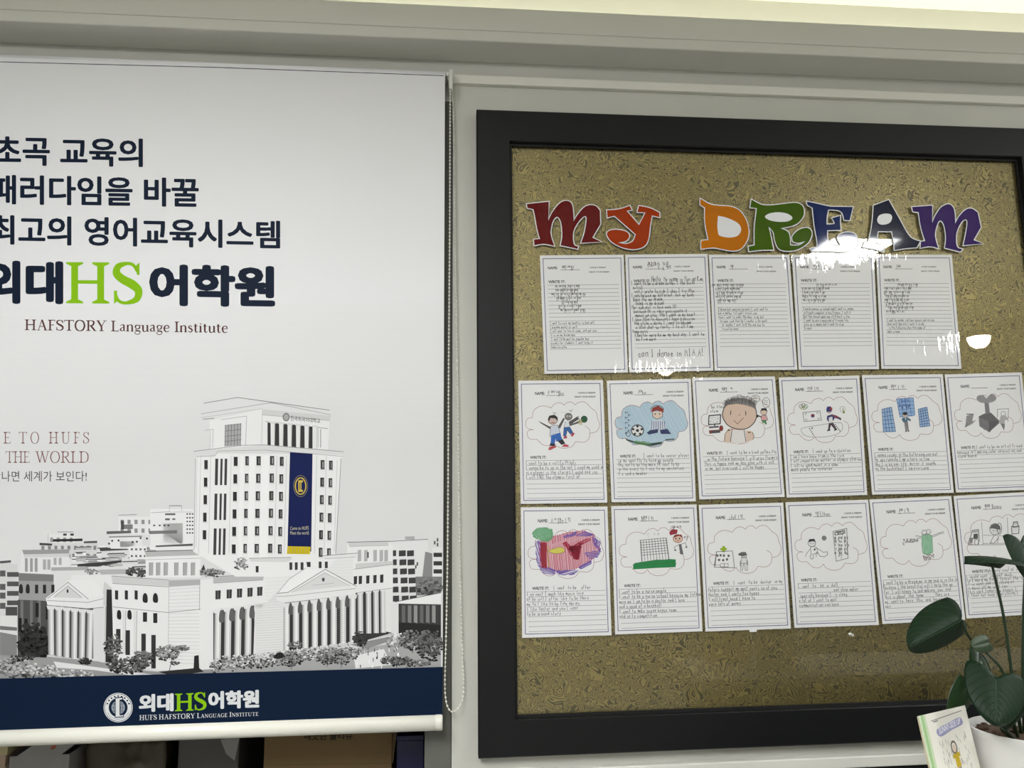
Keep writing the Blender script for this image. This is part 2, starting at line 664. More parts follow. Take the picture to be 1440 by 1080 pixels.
SERIF = {
    'H': (0.86, _st(.17) + _st(.69) + [('L', [(.17, .52), (.69, .52)], [.07])]),
    'I': (0.36, _st(.18)),
    'L': (0.62, _st(.18) + [('L', [(.18, .03), (.58, .03)], [.06]), ('P', [(.62, .26), (.56, .0), (.60, 0)])]),
    'F': (0.58, _st(.18) + [('L', [(.18, .97), (.54, .97)], [.06]), ('P', [(.56, .76), (.50, 1), (.56, 1)]),
                            ('L', [(.18, .52), (.44, .52)], [.06]), ('P', [(.45, .40), (.41, .52), (.45, .64)])]),
    'E': (0.62, _st(.18) + [('L', [(.18, .97), (.55, .97)], [.06]), ('P', [(.57, .76), (.51, 1), (.57, 1)]),
                            ('L', [(.18, .52), (.45, .52)], [.06]), ('P', [(.46, .40), (.42, .52), (.46, .64)]),
                            ('L', [(.18, .03), (.58, .03)], [.06]), ('P', [(.62, .26), (.54, .0), (.60, 0)])]),
    'T': (0.72, _st(.36, t=False) + [('L', [(.03, .97), (.69, .97)], [.06]), ('P', [(.0, .74), (.0, 1), (.08, 1)]),
                                     ('P', [(.72, .74), (.64, 1), (.72, 1)])]),
    'O': (0.84, [('C', [(.42, 1), (.19, .88), (.08, .5), (.19, .12), (.42, 0), (.65, .12), (.76, .5), (.65, .88), (.42, 1)],
                  [TN, TK * .9, TK, TK * .9, TN, TK * .9, TK, TK * .9, TN])]),
    'C': (0.74, [('C', [(.70, .80), (.58, .95), (.42, .99), (.20, .86), (.09, .5), (.20, .14), (.45, .01), (.60, .04), (.72, .2)],
                  [TN, TN, TN, TK * .9, TK, TK * .9, TN, TN, TN]), ('P', [(.67, .70), (.72, .70), (.71, 1.0), (.66, .92)])]),
    'G': (0.80, [('C', [(.70, .80), (.58, .95), (.42, .99), (.20, .86), (.09, .5), (.20, .14), (.45, .01), (.60, .04), (.70, .1)],
                  [TN, TN, TN, TK * .9, TK, TK * .9, TN, TN, TN]), ('P', [(.66, .70), (.71, .70), (.71, 1.0), (.66, .92)]),
                 ('L', [(.68, .06), (.68, .42)], [TK]), ('L', [(.54, .43), (.80, .43)], [.05])]),
    'S': (0.60, [('C', [(.50, .78), (.42, .93), (.30, .97), (.13, .90), (.09, .74), (.20, .60), (.40, .47), (.52, .32), (.48, .12),
                        (.28, .03), (.13, .08), (.06, .26)],
                  [TN, TN, TN, TK * .8, TK, TK * 1.05, TK * 1.15, TK, TK * .8, TN, TN, TN]),
                 ('P', [(.49, .70), (.54, .70), (.54, 1.0), (.47, .92)]), ('P', [(.04, 0.0), (.10, .06), (.10, .32), (.04, .32)])]),
    'R': (0.76, _st(.18) + [('C', [(.18, .97), (.42, .97), (.57, .88), (.58, .74), (.52, .58), (.38, .51), (.18, .51)],
                             [TN, TN, TK, TK, TK, TN, TN]), ('L', [(.36, .51), (.66, .03)], [TK]),
                            ('L', [(.60, .02), (.78, .02)], [.05])]),
    'D': (0.82, _st(.18) + [('C', [(.18, .97), (.46, .96), (.66, .80), (.72, .5), (.66, .20), (.46, .04), (.18, .03)],
                             [TN, TN, TK, TK, TK, TN, TN])]),
    'A': (0.80, [('L', [(.40, 1), (.14, .02)], [TN]), ('L', [(.40, 1), (.68, .02)], [TK]), ('L', [(.24, .36), (.58, .36)], [TN]),
                 ('L', [(.02, .02), (.27, .02)], [.045]), ('L', [(.53, .02), (.82, .02)], [.045])]),
    'Y': (0.74, _st(.37, 0, .45, t=False) + [('L', [(.37, .42), (.10, .98)], [TK]), ('L', [(.37, .42), (.62, .98)], [TN]),
                                             ('L', [(-.02, .98), (.24, .98)], [.045]), ('L', [(.50, .98), (.76, .98)], [.045])]),
    'U': (0.84, _st(.17, .3, 1, b=False) + [('C', [(.17, .32), (.22, .08), (.42, .01), (.60, .08), (.67, .32)], [TK, TK * .8, TN, TN, TN]),
                                            ('L', [(.67, .3), (.67, .98)], [TN]), ('L', [(.54, .98), (.82, .98)], [.045])]),
    'N': (0.86, [('L', [(.15, 0), (.15, 1)], [TN]), ('L', [(.13, .98), (.70, .02)], [TK]), ('L', [(.70, 0), (.70, 1)], [TN]),
                 ('L', [(.02, .02), (.28, .02)], [.045]), ('L', [(.0, .98), (.2, .98)], [.045]), ('L', [(.56, .98), (.84, .98)], [.045])]),
    'M': (1.0, [('L', [(.16, 0), (.16, 1)], [TN]), ('L', [(.16, .98), (.48, .04)], [TK]), ('L', [(.80, .98), (.48, .04)], [TN]),
                ('L', [(.82, 0), (.82, 1)], [TK]), ('L', [(.02, .02), (.30, .02)], [.045]), ('L', [(.02, .98), (.2, .98)], [.045]),
                ('L', [(.68, .02), (.98, .02)], [.045]), ('L', [(.8, .98), (.98, .98)], [.045])]),
    'W': (1.10, [('L', [(.12, .98), (.36, .02)], [TK]), ('L', [(.36, .02), (.56, .98)], [TN]), ('L', [(.52, .98), (.76, .02)], [TK]),
                 ('L', [(.76, .02), (1.0, .98)], [TN]), ('L', [(-.02, .98), (.26, .98)], [.045]), ('L', [(.40, .98), (.66, .98)], [.045]),
                 ('L', [(.88, .98), (1.12, .98)], [.045])]),
    'a': (0.46, [('C', [(.06, .52), (.18, .63), (.30, .60), (.33, .48)], [TN, TN, TK * .8, TK]), ('L', [(.33, .5), (.33, .08)], [TK * .9]),
                 ('L', [(.33, .08), (.44, .03)], [TN]), ('C', [(.33, .40), (.14, .32), (.08, .17), (.16, .04), (.33, .12)], [TN, TN, TK, TN, TN])]),
    'n': (0.58, _st(.12, 0, .62, t=False, sw=.11) + [('C', [(.12, .48), (.28, .63), (.42, .58), (.45, .42)], [TN, TN, TK * .8, TK]),
                                                     ('L', [(.45, .45), (.45, .0)], [TK]), ('L', [(.36, .02), (.56, .02)], [.045]),
                                                     ('P', [(.02, .56), (.12, .66), (.12, .54)])]),
    'u': (0.58, [('L', [(.12, .62), (.12, .22)], [TK]), ('C', [(.12, .25), (.15, .06), (.28, .01), (.44, .14)], [TK, TK * .8, TN, TN]),
                 ('L', [(.45, .64), (.45, .02)], [TK]), ('L', [(.45, .02), (.57, .04)], [.045]), ('L', [(.02, .60), (.14, .60)], [.05]),
                 ('L', [(.36, .60), (.47, .60)], [.05])]),
    'g': (0.50, [('C', [(.25, .63), (.11, .55), (.09, .42), (.15, .28), (.25, .24), (.37, .32), (.40, .44), (.36, .57), (.25, .63)],
                  [TN, TK * .8, TK * .8, TN, TN, TK * .8, TK * .8, TN, TN]), ('L', [(.36, .58), (.50, .60)], [.06]),
                 ('C', [(.18, .26), (.10, .15), (.22, .08), (.40, .04), (.44, -.08), (.36, -.22), (.20, -.26), (.06, -.18), (.06, -.06), (.18, .04)],
                  [TN, TN, TK * .8, TK * .8, TN, TN, TN, TN, TN, TN])]),
    'e': (0.50, [('C', [(.10, .36), (.42, .38), (.38, .57), (.25, .63), (.12, .52), (.08, .32), (.14, .10), (.28, .01), (.44, .10)],
                  [TN, TN, TK * .7, TN, TK * .8, TK, TK * .8, TN, TN])]),
    's': (0.40, [('C', [(.33, .50), (.22, .62), (.10, .56), (.10, .44), (.24, .33), (.34, .20), (.26, .05), (.14, .02), (.05, .14)],
                  [TN, TN, TK * .6, TK * .8, TK * .9, TK * .8, TK * .6, TN, TN])]),
    't': (0.36, [('L', [(.15, .80), (.15, .15)], [TK]), ('C', [(.15, .18), (.18, .04), (.26, .02), (.34, .09)], [TK, TK * .7, TN, TN]),
                 ('L', [(.03, .61), (.32, .61)], [.05])]),
    'i': (0.28, _st(.14, 0, .62, t=False, sw=.12) + [('P', [(.02, .56), (.14, .66), (.14, .54)]),
                                                     ('P', [(.07, .80), (.14, .74), (.21, .80), (.14, .88)])]),
}

# children's handwriting: strokes of digit pairs xy on a grid (baseline y=2, x-height 5, ascender 8, descender 0)
HAND = {
    'a': '351504031222 3532', 'b': '0802 04152534331202', 'c': '3415040312 1233', 'd': '3415040312 2334 3832', 'e': '0434 34251504031233',
    'f': '37281702 0535', 'g': '351504031333 3531200 1', 'h': '0802 04152534 3432', 'i': '1512 17 18', 'j': '2521100 1', 'k': '0802 3504 1332',
    'l': '1812', 'm': '0502 04152522 24354442', 'n': '0502 04153532', 'o': '150403122233342515', 'p': '0500 04253433120 3', 'q': '351504031233 3530',
    'r': '0502 041535', 's': '35150414233212 02', 't': '1812 0535', 'u': '0503123335 3532', 'v': '051235', 'w': '0512243245', 'x': '0532 3502',
    'y': '0513 3500', 'z': '05350232', 'I': '1812 0828 0222', 'W': '0812254238', 'H': '0802 3832 0535', 'M': '0208253842', 'T': '0848 2822',
    'A': '022842 1535', 'P': '0208384504', 'E': '38080232 0525', 'K': '0208 3805 0532', 'B': '02082837260525342202', 'N': '02083238', ',': '1201',
    '.': '1222', "'": '1817', '!': '1814 1213', '1': '1812', '9': '363817263633', '7': '083812',
}
for _k in list(HAND):
    HAND[_k] = [[(int(s[i]), int(s[i + 1])) for i in range(0, len(s) - 1, 2)]
                for s in HAND[_k].split() if len(s) > 3]
HANGUL = [[(0, 8), (3, 8), (3, 5)], [(0, 8), (0, 5), (3, 5)], [(1, 8), (0, 7), (1, 5), (2, 6), (1, 8)], [(0, 8), (3, 8), (3, 6), (0, 6), (0, 4), (3, 4)],
          [(1, 8), (0, 5)], [(1, 8), (3, 5)], [(0, 8), (3, 8), (3, 5), (0, 5), (0, 8)]]


def write(ink, f, u, v, h, text, col, w, seed=0, adv=0.62, slope=0.0):
    """handwrite text from (u,v) in the local map f(u,v)->ink xy; h is the ascender height (v units)"""
    rnd = random.Random(seed)
    for ch in text:
        if ch == '#':                          # an unreadable hangul-like block
            for part in range(rnd.choice((2, 3))):
                st = rnd.choice(HANGUL)
                dx, dy = (0, 0) if part == 0 else ((2.4, 0) if part == 1 else (0.6, -4))
                P = [f(u + (x + dx + rnd.uniform(-.3, .3)) * h * .09, v - (y + dy - 2 + rnd.uniform(-.3, .3)) * h / 6.5) for x, y in st]
                ink.line(P, w, col)
            u += h * 0.62
            continue
        if ch != ' ':
            g = HAND.get(ch) or HAND.get(ch.lower()) or HAND.get(ch.upper())
            if g:
                k = rnd.uniform(0.85, 1.12)
                dy = rnd.uniform(-0.4, 0.4)
                for st in g:
                    P = [f(u + (x + rnd.uniform(-.25, .25)) * h * .12 * k, v - ((y - 2) * k + dy + rnd.uniform(-.2, .2)) * h / 6.5) for x, y in st]
                    ink.line(P, w, col)
        u += h * adv * (0.7 if ch in ' il.,' else 1.0) * rnd.uniform(0.9, 1.1)
        v += slope * h * adv
    return u


# ------------------------------------------------------------------ the room
def px_x(px, py, y=0.0):
    return at(px, py, y).x


XW = px_x(636, 600)                          # edge of the wall beside the recess
Z_MB, Z_MT, Z_SO = at(900, 130).z, at(900, 117).z, at(900, 97).z
d_ = ray(900, 67)
SO_D = -(CAM.y + d_.y * (Z_SO - CAM.z) / d_.z)       # how far the soffit stands out
Z_FT = at(900, 20, -SO_D).z                  # top of the soffit's front face
ZC = Z_FT + 0.13                             # ceiling
Z_H = at(630, 142).z                         # head of the recess
X0, X1, Y0 = -2.6, 4.6, -4.4

m = MB(); m.box(X0, X1, Y0, 0.6, -0.05, 0.0)
struct(m.build('floor', M['floor']))
m = MB(); m.box(X0, X1, Y0, 0.12, ZC, ZC + 0.05)
struct(m.build('ceiling', M['ceiling']))
m = MB()
m.box(XW, X1, 0.0, 0.12, 0.0, ZC)
m.box(X0, XW, 0.0, 0.12, Z_H, ZC)
struct(m.build('wall_front', M['wall']))
m = MB(); m.box(X0 - 0.1, X0, Y0, 0.6, 0.0, ZC)
struct(m.build('wall_left', M['backwall']))
m = MB(); m.box(X1, X1 + 0.1, Y0, 0.12, 0.0, ZC)
struct(m.build('wall_right', M['backwall']))
m = MB(); m.box(X0, X1, Y0 - 0.1, Y0, 0.0, ZC)
struct(m.build('wall_back', M['backwall']))
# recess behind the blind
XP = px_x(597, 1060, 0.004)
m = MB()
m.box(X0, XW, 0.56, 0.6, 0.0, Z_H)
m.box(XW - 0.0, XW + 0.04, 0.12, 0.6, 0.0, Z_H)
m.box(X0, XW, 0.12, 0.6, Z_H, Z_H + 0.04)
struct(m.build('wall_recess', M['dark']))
m = MB(); m.box(XP, XW - 0.0015, 0.004, 0.10, 0.0, Z_H)
struct(m.build('trim_1', M['post']))
# soffit with its lip, moulding, sill
m = MB()
m.box(X0, X1, -SO_D, 0.0, Z_SO, Z_SO + 0.03)
m.box(X0, X1, -SO_D, -SO_D + 0.018, Z_SO + 0.03, Z_FT)
struct(m.build('trim_2', M['soffit'], bevel=0.003))
m = MB()
xm = px_x(637, 112, -0.012)
prof = [(0, Z_MB), (-0.013, Z_MB), (-0.014, Z_MB + 0.001), (-0.014, Z_MT - .004), (-0.010, Z_MT), (0, Z_MT)]
m.slab([(xm, y, z) for y, z in prof], [(X1, y, z) for y, z in prof])
struct(m.build('trim_3', M['trim']))
zs1, zs2 = at(1200, 1063).z, at(1200, 1080, -0.02).z
xs = px_x(700, 1075)
m = MB()
m.box(xs, X1, -0.022, 0.0, zs2, at(1200, 1064, -0.022).z)
struct(m.build('trim_4', M['trim'], bevel=0.003))
m = MB(); m.box(xs, X1, -0.015, 0.0, 0.1, zs2)
struct(m.build('trim_5', M['black_panel']))
m = MB(); m.box(xs, X1, -0.018, 0.0, 0.0, 0.1)
struct(m.build('baseboard_front', M['trim']))


# ------------------------------------------------------------------ ceiling lights (some seen in the board's glass, the long panels added)
def mirrored(px, py, z, yg=-0.012):
    """point at height z that the flat glass at Y=yg shows at pixel (px,py)"""
    d = ray(px, py)
    t = (z - CAM.z) / d.z
    p = CAM + d * t
    return Vector((p.x, 2 * yg - p.y, z))


def ceiling_panel(x, y0, y1, wd, label):
    t = thing('ceiling_panel_lamp', label, 'ceiling light', (x, (y0 + y1) / 2, ZC), 'ceiling panel lamps')
    m = MB()
    m.box(x - wd / 2 - .02, x + wd / 2 + .02, y0 - .02, y1 + .02, ZC - 0.03, ZC)
    m.build('housing', M['white_plastic'], t)
    m = MB()
    m.box(x - wd / 2, x + wd / 2, y0, y1, ZC - 0.034, ZC - 0.0305)
    m.build('diffuser', M['panel_light'], t)


pa, pb = mirrored(1172, 336, ZC - .034), mirrored(1268, 336, ZC - .034)
pz = mirrored(1186, 370, ZC - .034)
ceiling_panel((pa.x + pb.x) / 2, pz.y, pa.y, pb.x - pa.x, 'square white ceiling panel lamp mirrored in the glass between the letters E and A')
ceiling_panel(-0.45, -3.7, -2.5, 0.34, 'unseen long ceiling panel lamp added behind the camera')  # extra panel, added out of view to brighten the room
ceiling_panel(-1.0, -2.9, -1.7, 0.34, 'unseen long ceiling panel lamp added on the left, in front of the banner')  # added, unseen: more light from the left without glare in the glass
ceiling_panel(3.7, -1.5, -0.4, 0.34, 'unseen long ceiling panel lamp added nearest the right wall')  # added, unseen: keeps the right end of the wall from going dark


def pendant(px, py, z, r, label):
    p = mirrored(px, py, z)
    t = thing('pendant_lamp', label, 'pendant lamp', p, 'pendant lamps behind the camera')
    m = MB()
    m.lathe(p, [(1e-4, -r * 1.1), (r * .45, -r * 1.02), (r * .8, -r * .72), (r * .97, -r * .25), (r, 0), (1e-4, 0.002)], 24)
    m.build('bulb_dome', M['dome_light'], t, smooth=False)
    m = MB()
    m.lathe(p, [(r * 1.02, 0.0025), (r * .9, .03), (r * .3, .06), (.02, .09), (1e-4, .09)], 24)
    m.build('shade_cap', M['lip'], t)
    m = MB(); m.tube([p + Vector((0, 0, .09)), Vector((p.x, p.y, ZC))], .004, 6)
    m.build('cord', M['lip'], t)


pendant(1376, 474, 2.52, 0.070, 'pendant lamp mirrored at the right of the gold board')
pendant(936, 515, 2.52, 0.070, 'pendant lamp mirrored under the second sheet of the top row')
m = MB(); m.box(X0 + .05, X1 - .05, -SO_D * .62, -SO_D * .45, Z_SO + .0305, Z_SO + .042)
tag(m.build('cove_light_strip', M['cove_light']), 'warm light strip hidden behind the lip of the soffit', 'light strip')

# ------------------------------------------------------------------ the printed roller blind
YB = -0.045


def bp(px, py, lift=0.0):
    p = at(px, py, YB)
    p.y -= lift
    p.x = min(p.x, XR)                       # nothing is printed past the cloth's edge
    return p


XL = at(-150, 500, YB).x
XR = at(624, 560, YB).x
ZT, ZBB = at(300, 92, YB).z, at(300, 1016, YB).z
blind = thing('roller_blind', 'white printed roller blind with navy footer and a picture of a tower building', 'blind',
              ((XL + XR) / 2, YB, ZT))
m = MB()
m.box(XL, XR, YB, YB + 0.0008, ZBB, ZT)
m.build('sheet', M['sheet'], blind)
m = MB()
m.tube([(XL, YB + .0065, ZT + .004), (XR + .004, YB + .0065, ZT + .004)], 0.0068, 20)
m.build('roller_tube', M['sheet'], blind, smooth=True)
m = MB()
m.box(XL, XR + .006, YB + .016, -.0005, ZT - .004, ZT + .012)
m.build('head_rail', M['white_plastic'], blind, bevel=.002)
m = MB()
m.tube([(XL, YB, ZBB - .016), (XR - .016, YB, ZBB - .016)], 0.0185, 24)
bar = m.build('bottom_bar', M['bar'], blind, smooth=True)
m = MB()
m.tube([(XR - .016, YB, ZBB - .016), (XR - .003, YB, ZBB - .016), (XR, YB, ZBB - .016)], [0.0192, .0192, .017], 24)
m.build('end_cap', M['white_plastic'], bar, smooth=False)
# bracket with clutch
zb0, zb1 = at(634, 126, YB).z, at(634, 98, YB).z
xb = at(633.5, 112, YB).x
m = MB()
m.box(xb - .004, xb + .006, YB - .005, -0.0005, zb0, zb1)
m.build('bracket', M['clear'], blind, bevel=.002)
m = MB()
m.tube([(XR + .0045, YB + .0065, ZT + .004), (xb - .0045, YB + .0065, ZT + .004)], .0064, 18)
m.build('clutch', M['white_plastic'], blind)
# bead chain: front strand, loop and rear strand
yc0, yc1 = -0.040, -0.012
fr = [(633, 118), (632.5, 300), (631, 500), (630, 680), (629, 800), (627, 900), (625.5, 960), (627, 985), (631, 997), (636, 1001), (642, 998), (648, 990), (651.5, 976),
      (651, 940), (648.5, 880), (646.5, 780), (644, 600), (641, 400), (638, 200), (636, 120)]
fr = smooth_path(fr, 8)
pts = []
for i, p in enumerate(fr):
    k = i / (len(fr) - 1)
    k = 0 if k < .42 else (1 if k > .62 else (k - .42) / .2)
    pts.append(at(p[0], p[1], yc0 + (yc1 - yc0) * k))
m = MB()
m.tube(pts, 0.0009, 6)
ch = m.build('chain_cord', M['chain'], blind)
m = MB()
gap, acc = 0.0098, 0.0
for a, b in zip(pts, pts[1:]):
    L = (b - a).length
    while acc < L:
        m.ball(a + (b - a) * (acc / L), 0.0025, 8, 6)
        acc += gap
    acc -= L
o = m.build('chain_bead', M['chain'], ch, smooth=True)
o['kind'] = 'stuff'

# ---- lettering of the blind
NAVY, LIME, BROWN = rgb(8, 24, 46), rgb(134, 188, 6), rgb(84, 50, 47)


i = Ink(bp)
i.line([(-150, 84.0), (0, 87.0), (300, 94.6), (624, 106.4)], 1.0, NAVY)
i.build('top_hem_line', M['print'], blind)
i = Ink(bp)
i.lift = .00009
i.glyphs('초곡 교육의', ((-9, 190.5, 232.5), (201, 195, 235)), NAVY, .028)
i.glyphs('패러다임을 바꿀', ((-14, 245.5, 287), (279.6, 250.5, 291.5)), NAVY, .028)
i.glyphs('최고의 영어교육시스템', ((-14, 302, 343.5), (394, 310.5, 350)), NAVY, .028)
i.build('slogan_text', M['print'], blind)
i = Ink(bp)
i.lift = .00009
i.glyphs('외대', ((-24, 366, 427), (89, 367.5, 428)), NAVY, .05)
i.glyphs('어학원', ((209.7, 371, 430), (387, 374, 432.5)), NAVY, .05)
i.serif('H', ((93, 368.5, 426.5), (153.6, 369, 427)), LIME, 1.02)
i.serif('S', ((157.5, 368.5, 427.5), (200.5, 369, 428)), LIME, 1.15)
i.build('title_text', M['print'], blind)
i = Ink(bp)
i.lift = .00009
i.serif('HAFSTORY Language Institute', ((34.7, 449.2, 464.2), (320.8, 453.3, 468)), BROWN, .95, gap=.03)
i.build('subtitle_text', M['print'], blind)
i = Ink(bp)
i.lift = .00009
RED = rgb(116, 72, 68)
for t_, xa, xb_ in (('COME', -52, 15), ('TO', 26.6, 55.5), ('HUFS', 68.7, 125.7)):
    i.serif(t_, ((xa, 607.5, 623.7), (xb_, 607.5, 623.7)), RED, .6, gap=.28)
for t_, xa, xb_ in (('THE', 8, 41.7), ('WORLD', 49.7, 125.7)):
    i.serif(t_, ((xa, 634.6, 650.8), (xb_, 634.6, 650.8)), RED, .6, gap=.02)
i.glyphs('만나면 세계가 보인다!', ((-11, 662.3, 677.3), (122, 662.3, 677)), rgb(62, 62, 66), 0.0)
i.build('motto_text', M['print'], blind)


# ---- the black-and-white picture of the building
def C3(p): return (250 + p[0] * .27083, 540 + p[1] * .27083)
def C4(p): return (p[0] * .22222, 720 + p[1] * .22222)
def C5(p): return (300 + p[0] * .25, 740 + p[1] * .25)


G = lambda v: rgb(v + (14 if v > 180 else 0))
ph = Ink(bp, 1.2e-6)
rnd = random.Random(11)


def pf(C, pts, v): ph.fill([C(p) for p in pts], G(v) if not isinstance(v, tuple) else v)
def pl(C, pts, w, v): ph.line([C(p) for p in pts], w, G(v))


def lerp(a, b, t): return (a[0] + (b[0] - a[0]) * t, a[1] + (b[1] - a[1]) * t)


def foliage(C, cx, cy, rx, ry, n, lo=40, hi=170, s=2.2, seed=1):
    r = random.Random(seed)
    for g in range(5):
        v = int(lo + (hi - lo) * g / 4)
        for k in range(n // 5):
            a, q = r.uniform(0, 6.28), math.sqrt(r.random())
            x, y = C((cx + rx * q * math.cos(a), cy + ry * q * math.sin(a) - (g - 2) * ry * .12))
            ss = s * r.uniform(.5, 1.3)
            ph.fill([(x + ss * math.cos(t + a) * r.uniform(.5, 1), y + ss * .7 * math.sin(t + a) * r.uniform(.5, 1)) for t in (0, 1.3, 2.5, 3.8, 5)], G(v))


# pale grey printed sky behind the building
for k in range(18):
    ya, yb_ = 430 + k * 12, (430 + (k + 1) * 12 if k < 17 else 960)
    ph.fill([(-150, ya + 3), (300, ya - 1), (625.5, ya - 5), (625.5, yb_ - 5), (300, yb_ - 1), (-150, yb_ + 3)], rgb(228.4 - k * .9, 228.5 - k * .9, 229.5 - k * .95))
# far city, left
def block(C, x0, y0, x1, y1, wall, roof, rows, cols, win, h=.5):
    pf(C, [(x0, y0), (x1, y0), (x1, y1), (x0, y1)], wall)
    if roof is not None:
        pf(C, [(x0 - 4, y0 - 6), (x1 + 4, y0 - 6), (x1 + 4, y0 + 4), (x0 - 4, y0 + 4)], roof)
    for a in range(rows):
        for b in range(cols):
            xa = x0 + (x1 - x0) * (b + .3) / cols
            ya = y0 + (y1 - y0) * (a + .35) / rows
            pf(C, [(xa, ya), (xa + (x1 - x0) / cols * .45, ya), (xa + (x1 - x0) / cols * .45, ya + (y1 - y0) / rows * h), (xa, ya + (y1 - y0) / rows * h)], win)


block(C4, 305, 140, 470, 200, 205, None, 1, 4, 150)
pl(C4, [(365, 126), (465, 126)], .9, 120); pl(C4, [(305, 140), (305, 200)], .5, 130)
for x in (400, 445): pf(C4, [(x, 136), (x + 22, 136), (x + 22, 150), (x, 150)], 60)
block(C4, 250, 195, 620, 300, 190, None, 2, 9, 130)
pf(C4, [(335, 172), (522, 168), (522, 184), (335, 188)], 45)
pf(C4, [(530, 186), (615, 182), (615, 196), (530, 198)], 80)
pf(C4, [(250, 195), (330, 200), (330, 212), (250, 210)], 60)
for k in range(60):
    x, y = rnd.uniform(450, 930), rnd.uniform(215, 350)
    ww, hh = rnd.uniform(30, 110), rnd.uniform(10, 26)
    pf(C4, [(x, y), (x + ww, y - 3), (x + ww, y + hh), (x, y + hh)], rnd.choice((212, 205, 195, 178, 150)))
    if rnd.random() < .65:
        pf(C4, [(x, y), (x + ww, y - 3), (x + ww, y + 3), (x, y + 6)], rnd.choice((60, 85, 110, 130)))
block(C4, 750, 30, 970, 140, 208, None, 2, 5, 140)
pl(C4, [(750, 20), (865, 16)], .8, 120)
pf(C4, [(765, 55), (785, 55), (785, 110), (765, 110)], 75); pf(C4, [(785, 80), (840, 78), (840, 108), (785, 108)], 120)
block(C4, 950, -20, 1225, 240, 212, None, 1, 1, 212)
pl(C4, [(1070, -40), (1150, -40)], .9, 90); pl(C4, [(1072, -40), (1072, 0), (1215, 0)], .5, 150); pl(C4, [(1150, -40), (1150, -5)], .5, 150)
pl(C4, [(955, 5), (1070, -2)], .6, 130)
pf(C4, [(1045, 8), (1110, 8), (1110, 20), (1045, 20)], 100); pf(C4, [(1045, 40), (1075, 40), (1075, 52), (1045, 52)], 90); pf(C4, [(1090, 40), (1110, 40), (1110, 50), (1090, 50)], 100)
for a in range(6):
    for b in range(3):
        pf(C4, [(1180 + b * 17, 8 + a * 24), (1190 + b * 17, 8 + a * 24), (1190 + b * 17, 17 + a * 24), (1180 + b * 17, 17 + a * 24)], 70)
for x in (1005, 1035, 1060, 970): pf(C4, [(x, 80), (x + 12, 80), (x + 12, 90), (x, 90)], 80)
pf(C4, [(945, 120), (1120, 115), (1120, 135), (945, 140)], 115)
pf(C4, [(985, 212), (1220, 200), (1220, 214), (985, 222)], 85)
pf(C4, [(675, 122), (830, 118), (830, 134), (675, 140)], 95)
pf(C4, [(630, 232), (810, 215), (810, 240), (635, 248)], 70)
block(C4, 700, 160, 900, 232, 208, None, 1, 1, 208)
for x, y in ((710, 182), (750, 180), (840, 190), (866, 188), (890, 165), (930, 168), (690, 200)): ph.oval(*C4((x, y)), 1.4, 1.5, G(55))
pf(C4, [(690, 155), (900, 150), (900, 157), (690, 162)], 120)
block(C4, 820, 215, 930, 300, 212, None, 2, 4, 90, .3)
pf(C4, [(490, 330), (770, 305), (770, 318), (620, 345), (490, 345)], 60)

# far left wing behind
pf(C4, [(0, 320), (110, 330), (110, 660), (0, 660)], 190)
for y in (370, 455, 510, 575): pf(C4, [(0, y), (35, y), (35, y + 38), (0, y + 38)], 88)
for y in (380, 440, 500, 560): pf(C4, [(45, y), (118, y), (118, y + 30), (45, y + 30)], 80)
pf(C4, [(36, 600), (110, 600), (110, 655), (36, 655)], 75)
pf(C4, [(0, 310), (70, 305), (70, 320), (0, 326)], 80)
pf(C4, [(0, 655), (108, 660), (108, 760), (0, 755)], 200); pf(C4, [(0, 720), (108, 730), (108, 752), (0, 745)], 110)
pf(C4, [(0, 760), (108, 780), (108, 930), (0, 930)], 128)
# left pavilion
pf(C4, [(140, 240), (440, 235), (440, 400), (120, 400)], 205)
pf(C4, [(140, 240), (440, 236), (438, 262), (150, 268)], 150); pf(C4, [(150, 268), (440, 262), (440, 284), (150, 288)], 188)
for x in (158, 190, 220): pf(C4, [(x, 292), (x + 18, 292), (x + 18, 378), (x, 378)], 150)
for x in (272, 300): pf(C4, [(x, 300), (x + 20, 300), (x + 20, 365), (x, 365)], 165)
for x in (340, 372): pf(C4, [(x, 290), (x + 18, 290), (x + 18, 335), (x, 335)], 165)
pf(C4, [(325, 350), (820, 345), (820, 480), (325, 480)], 200); pf(C4, [(325, 350), (560, 346), (560, 368), (325, 372)], 165)
pf(C4, [(450, 400), (700, 395), (720, 410), (700, 600), (450, 470)], 207)
pf(C4, [(620, 365), (820, 360), (820, 392), (640, 396)], 175)
foliage(C4, 580, 375, 45, 18, 50, 70, 160, 2, 5)
pf(C4, [(118, 385), (340, 395), (340, 560), (118, 560)], 150)
pf(C4, [(118, 388), (340, 398), (340, 440), (118, 434)], 118)
for x in (122, 165): ph.blob([C4(p) for p in ((x, 510), (x, 470), (x + 11, 455), (x + 22, 470), (x + 22, 512))], G(40), 3)
for x in (222, 272, 325): pf(C4, [(x, 460), (x + 20, 460), (x + 20, 515), (x, 515)], 40)
pf(C4, [(112, 555), (310, 562), (310, 930), (112, 930)], 78)
for x in (130, 190, 240): pf(C4, [(x, 560), (x + 18, 560), (x + 18, 760), (x, 760)], 112)
for x, y in ((118, 670), (155, 675), (225, 575), (290, 590)): pf(C4, [(x, y), (x + 20, y), (x + 20, y + 90), (x, y + 90)], 30)
foliage(C4, 210, 830, 95, 105, 220, 18, 50, 6, 6)
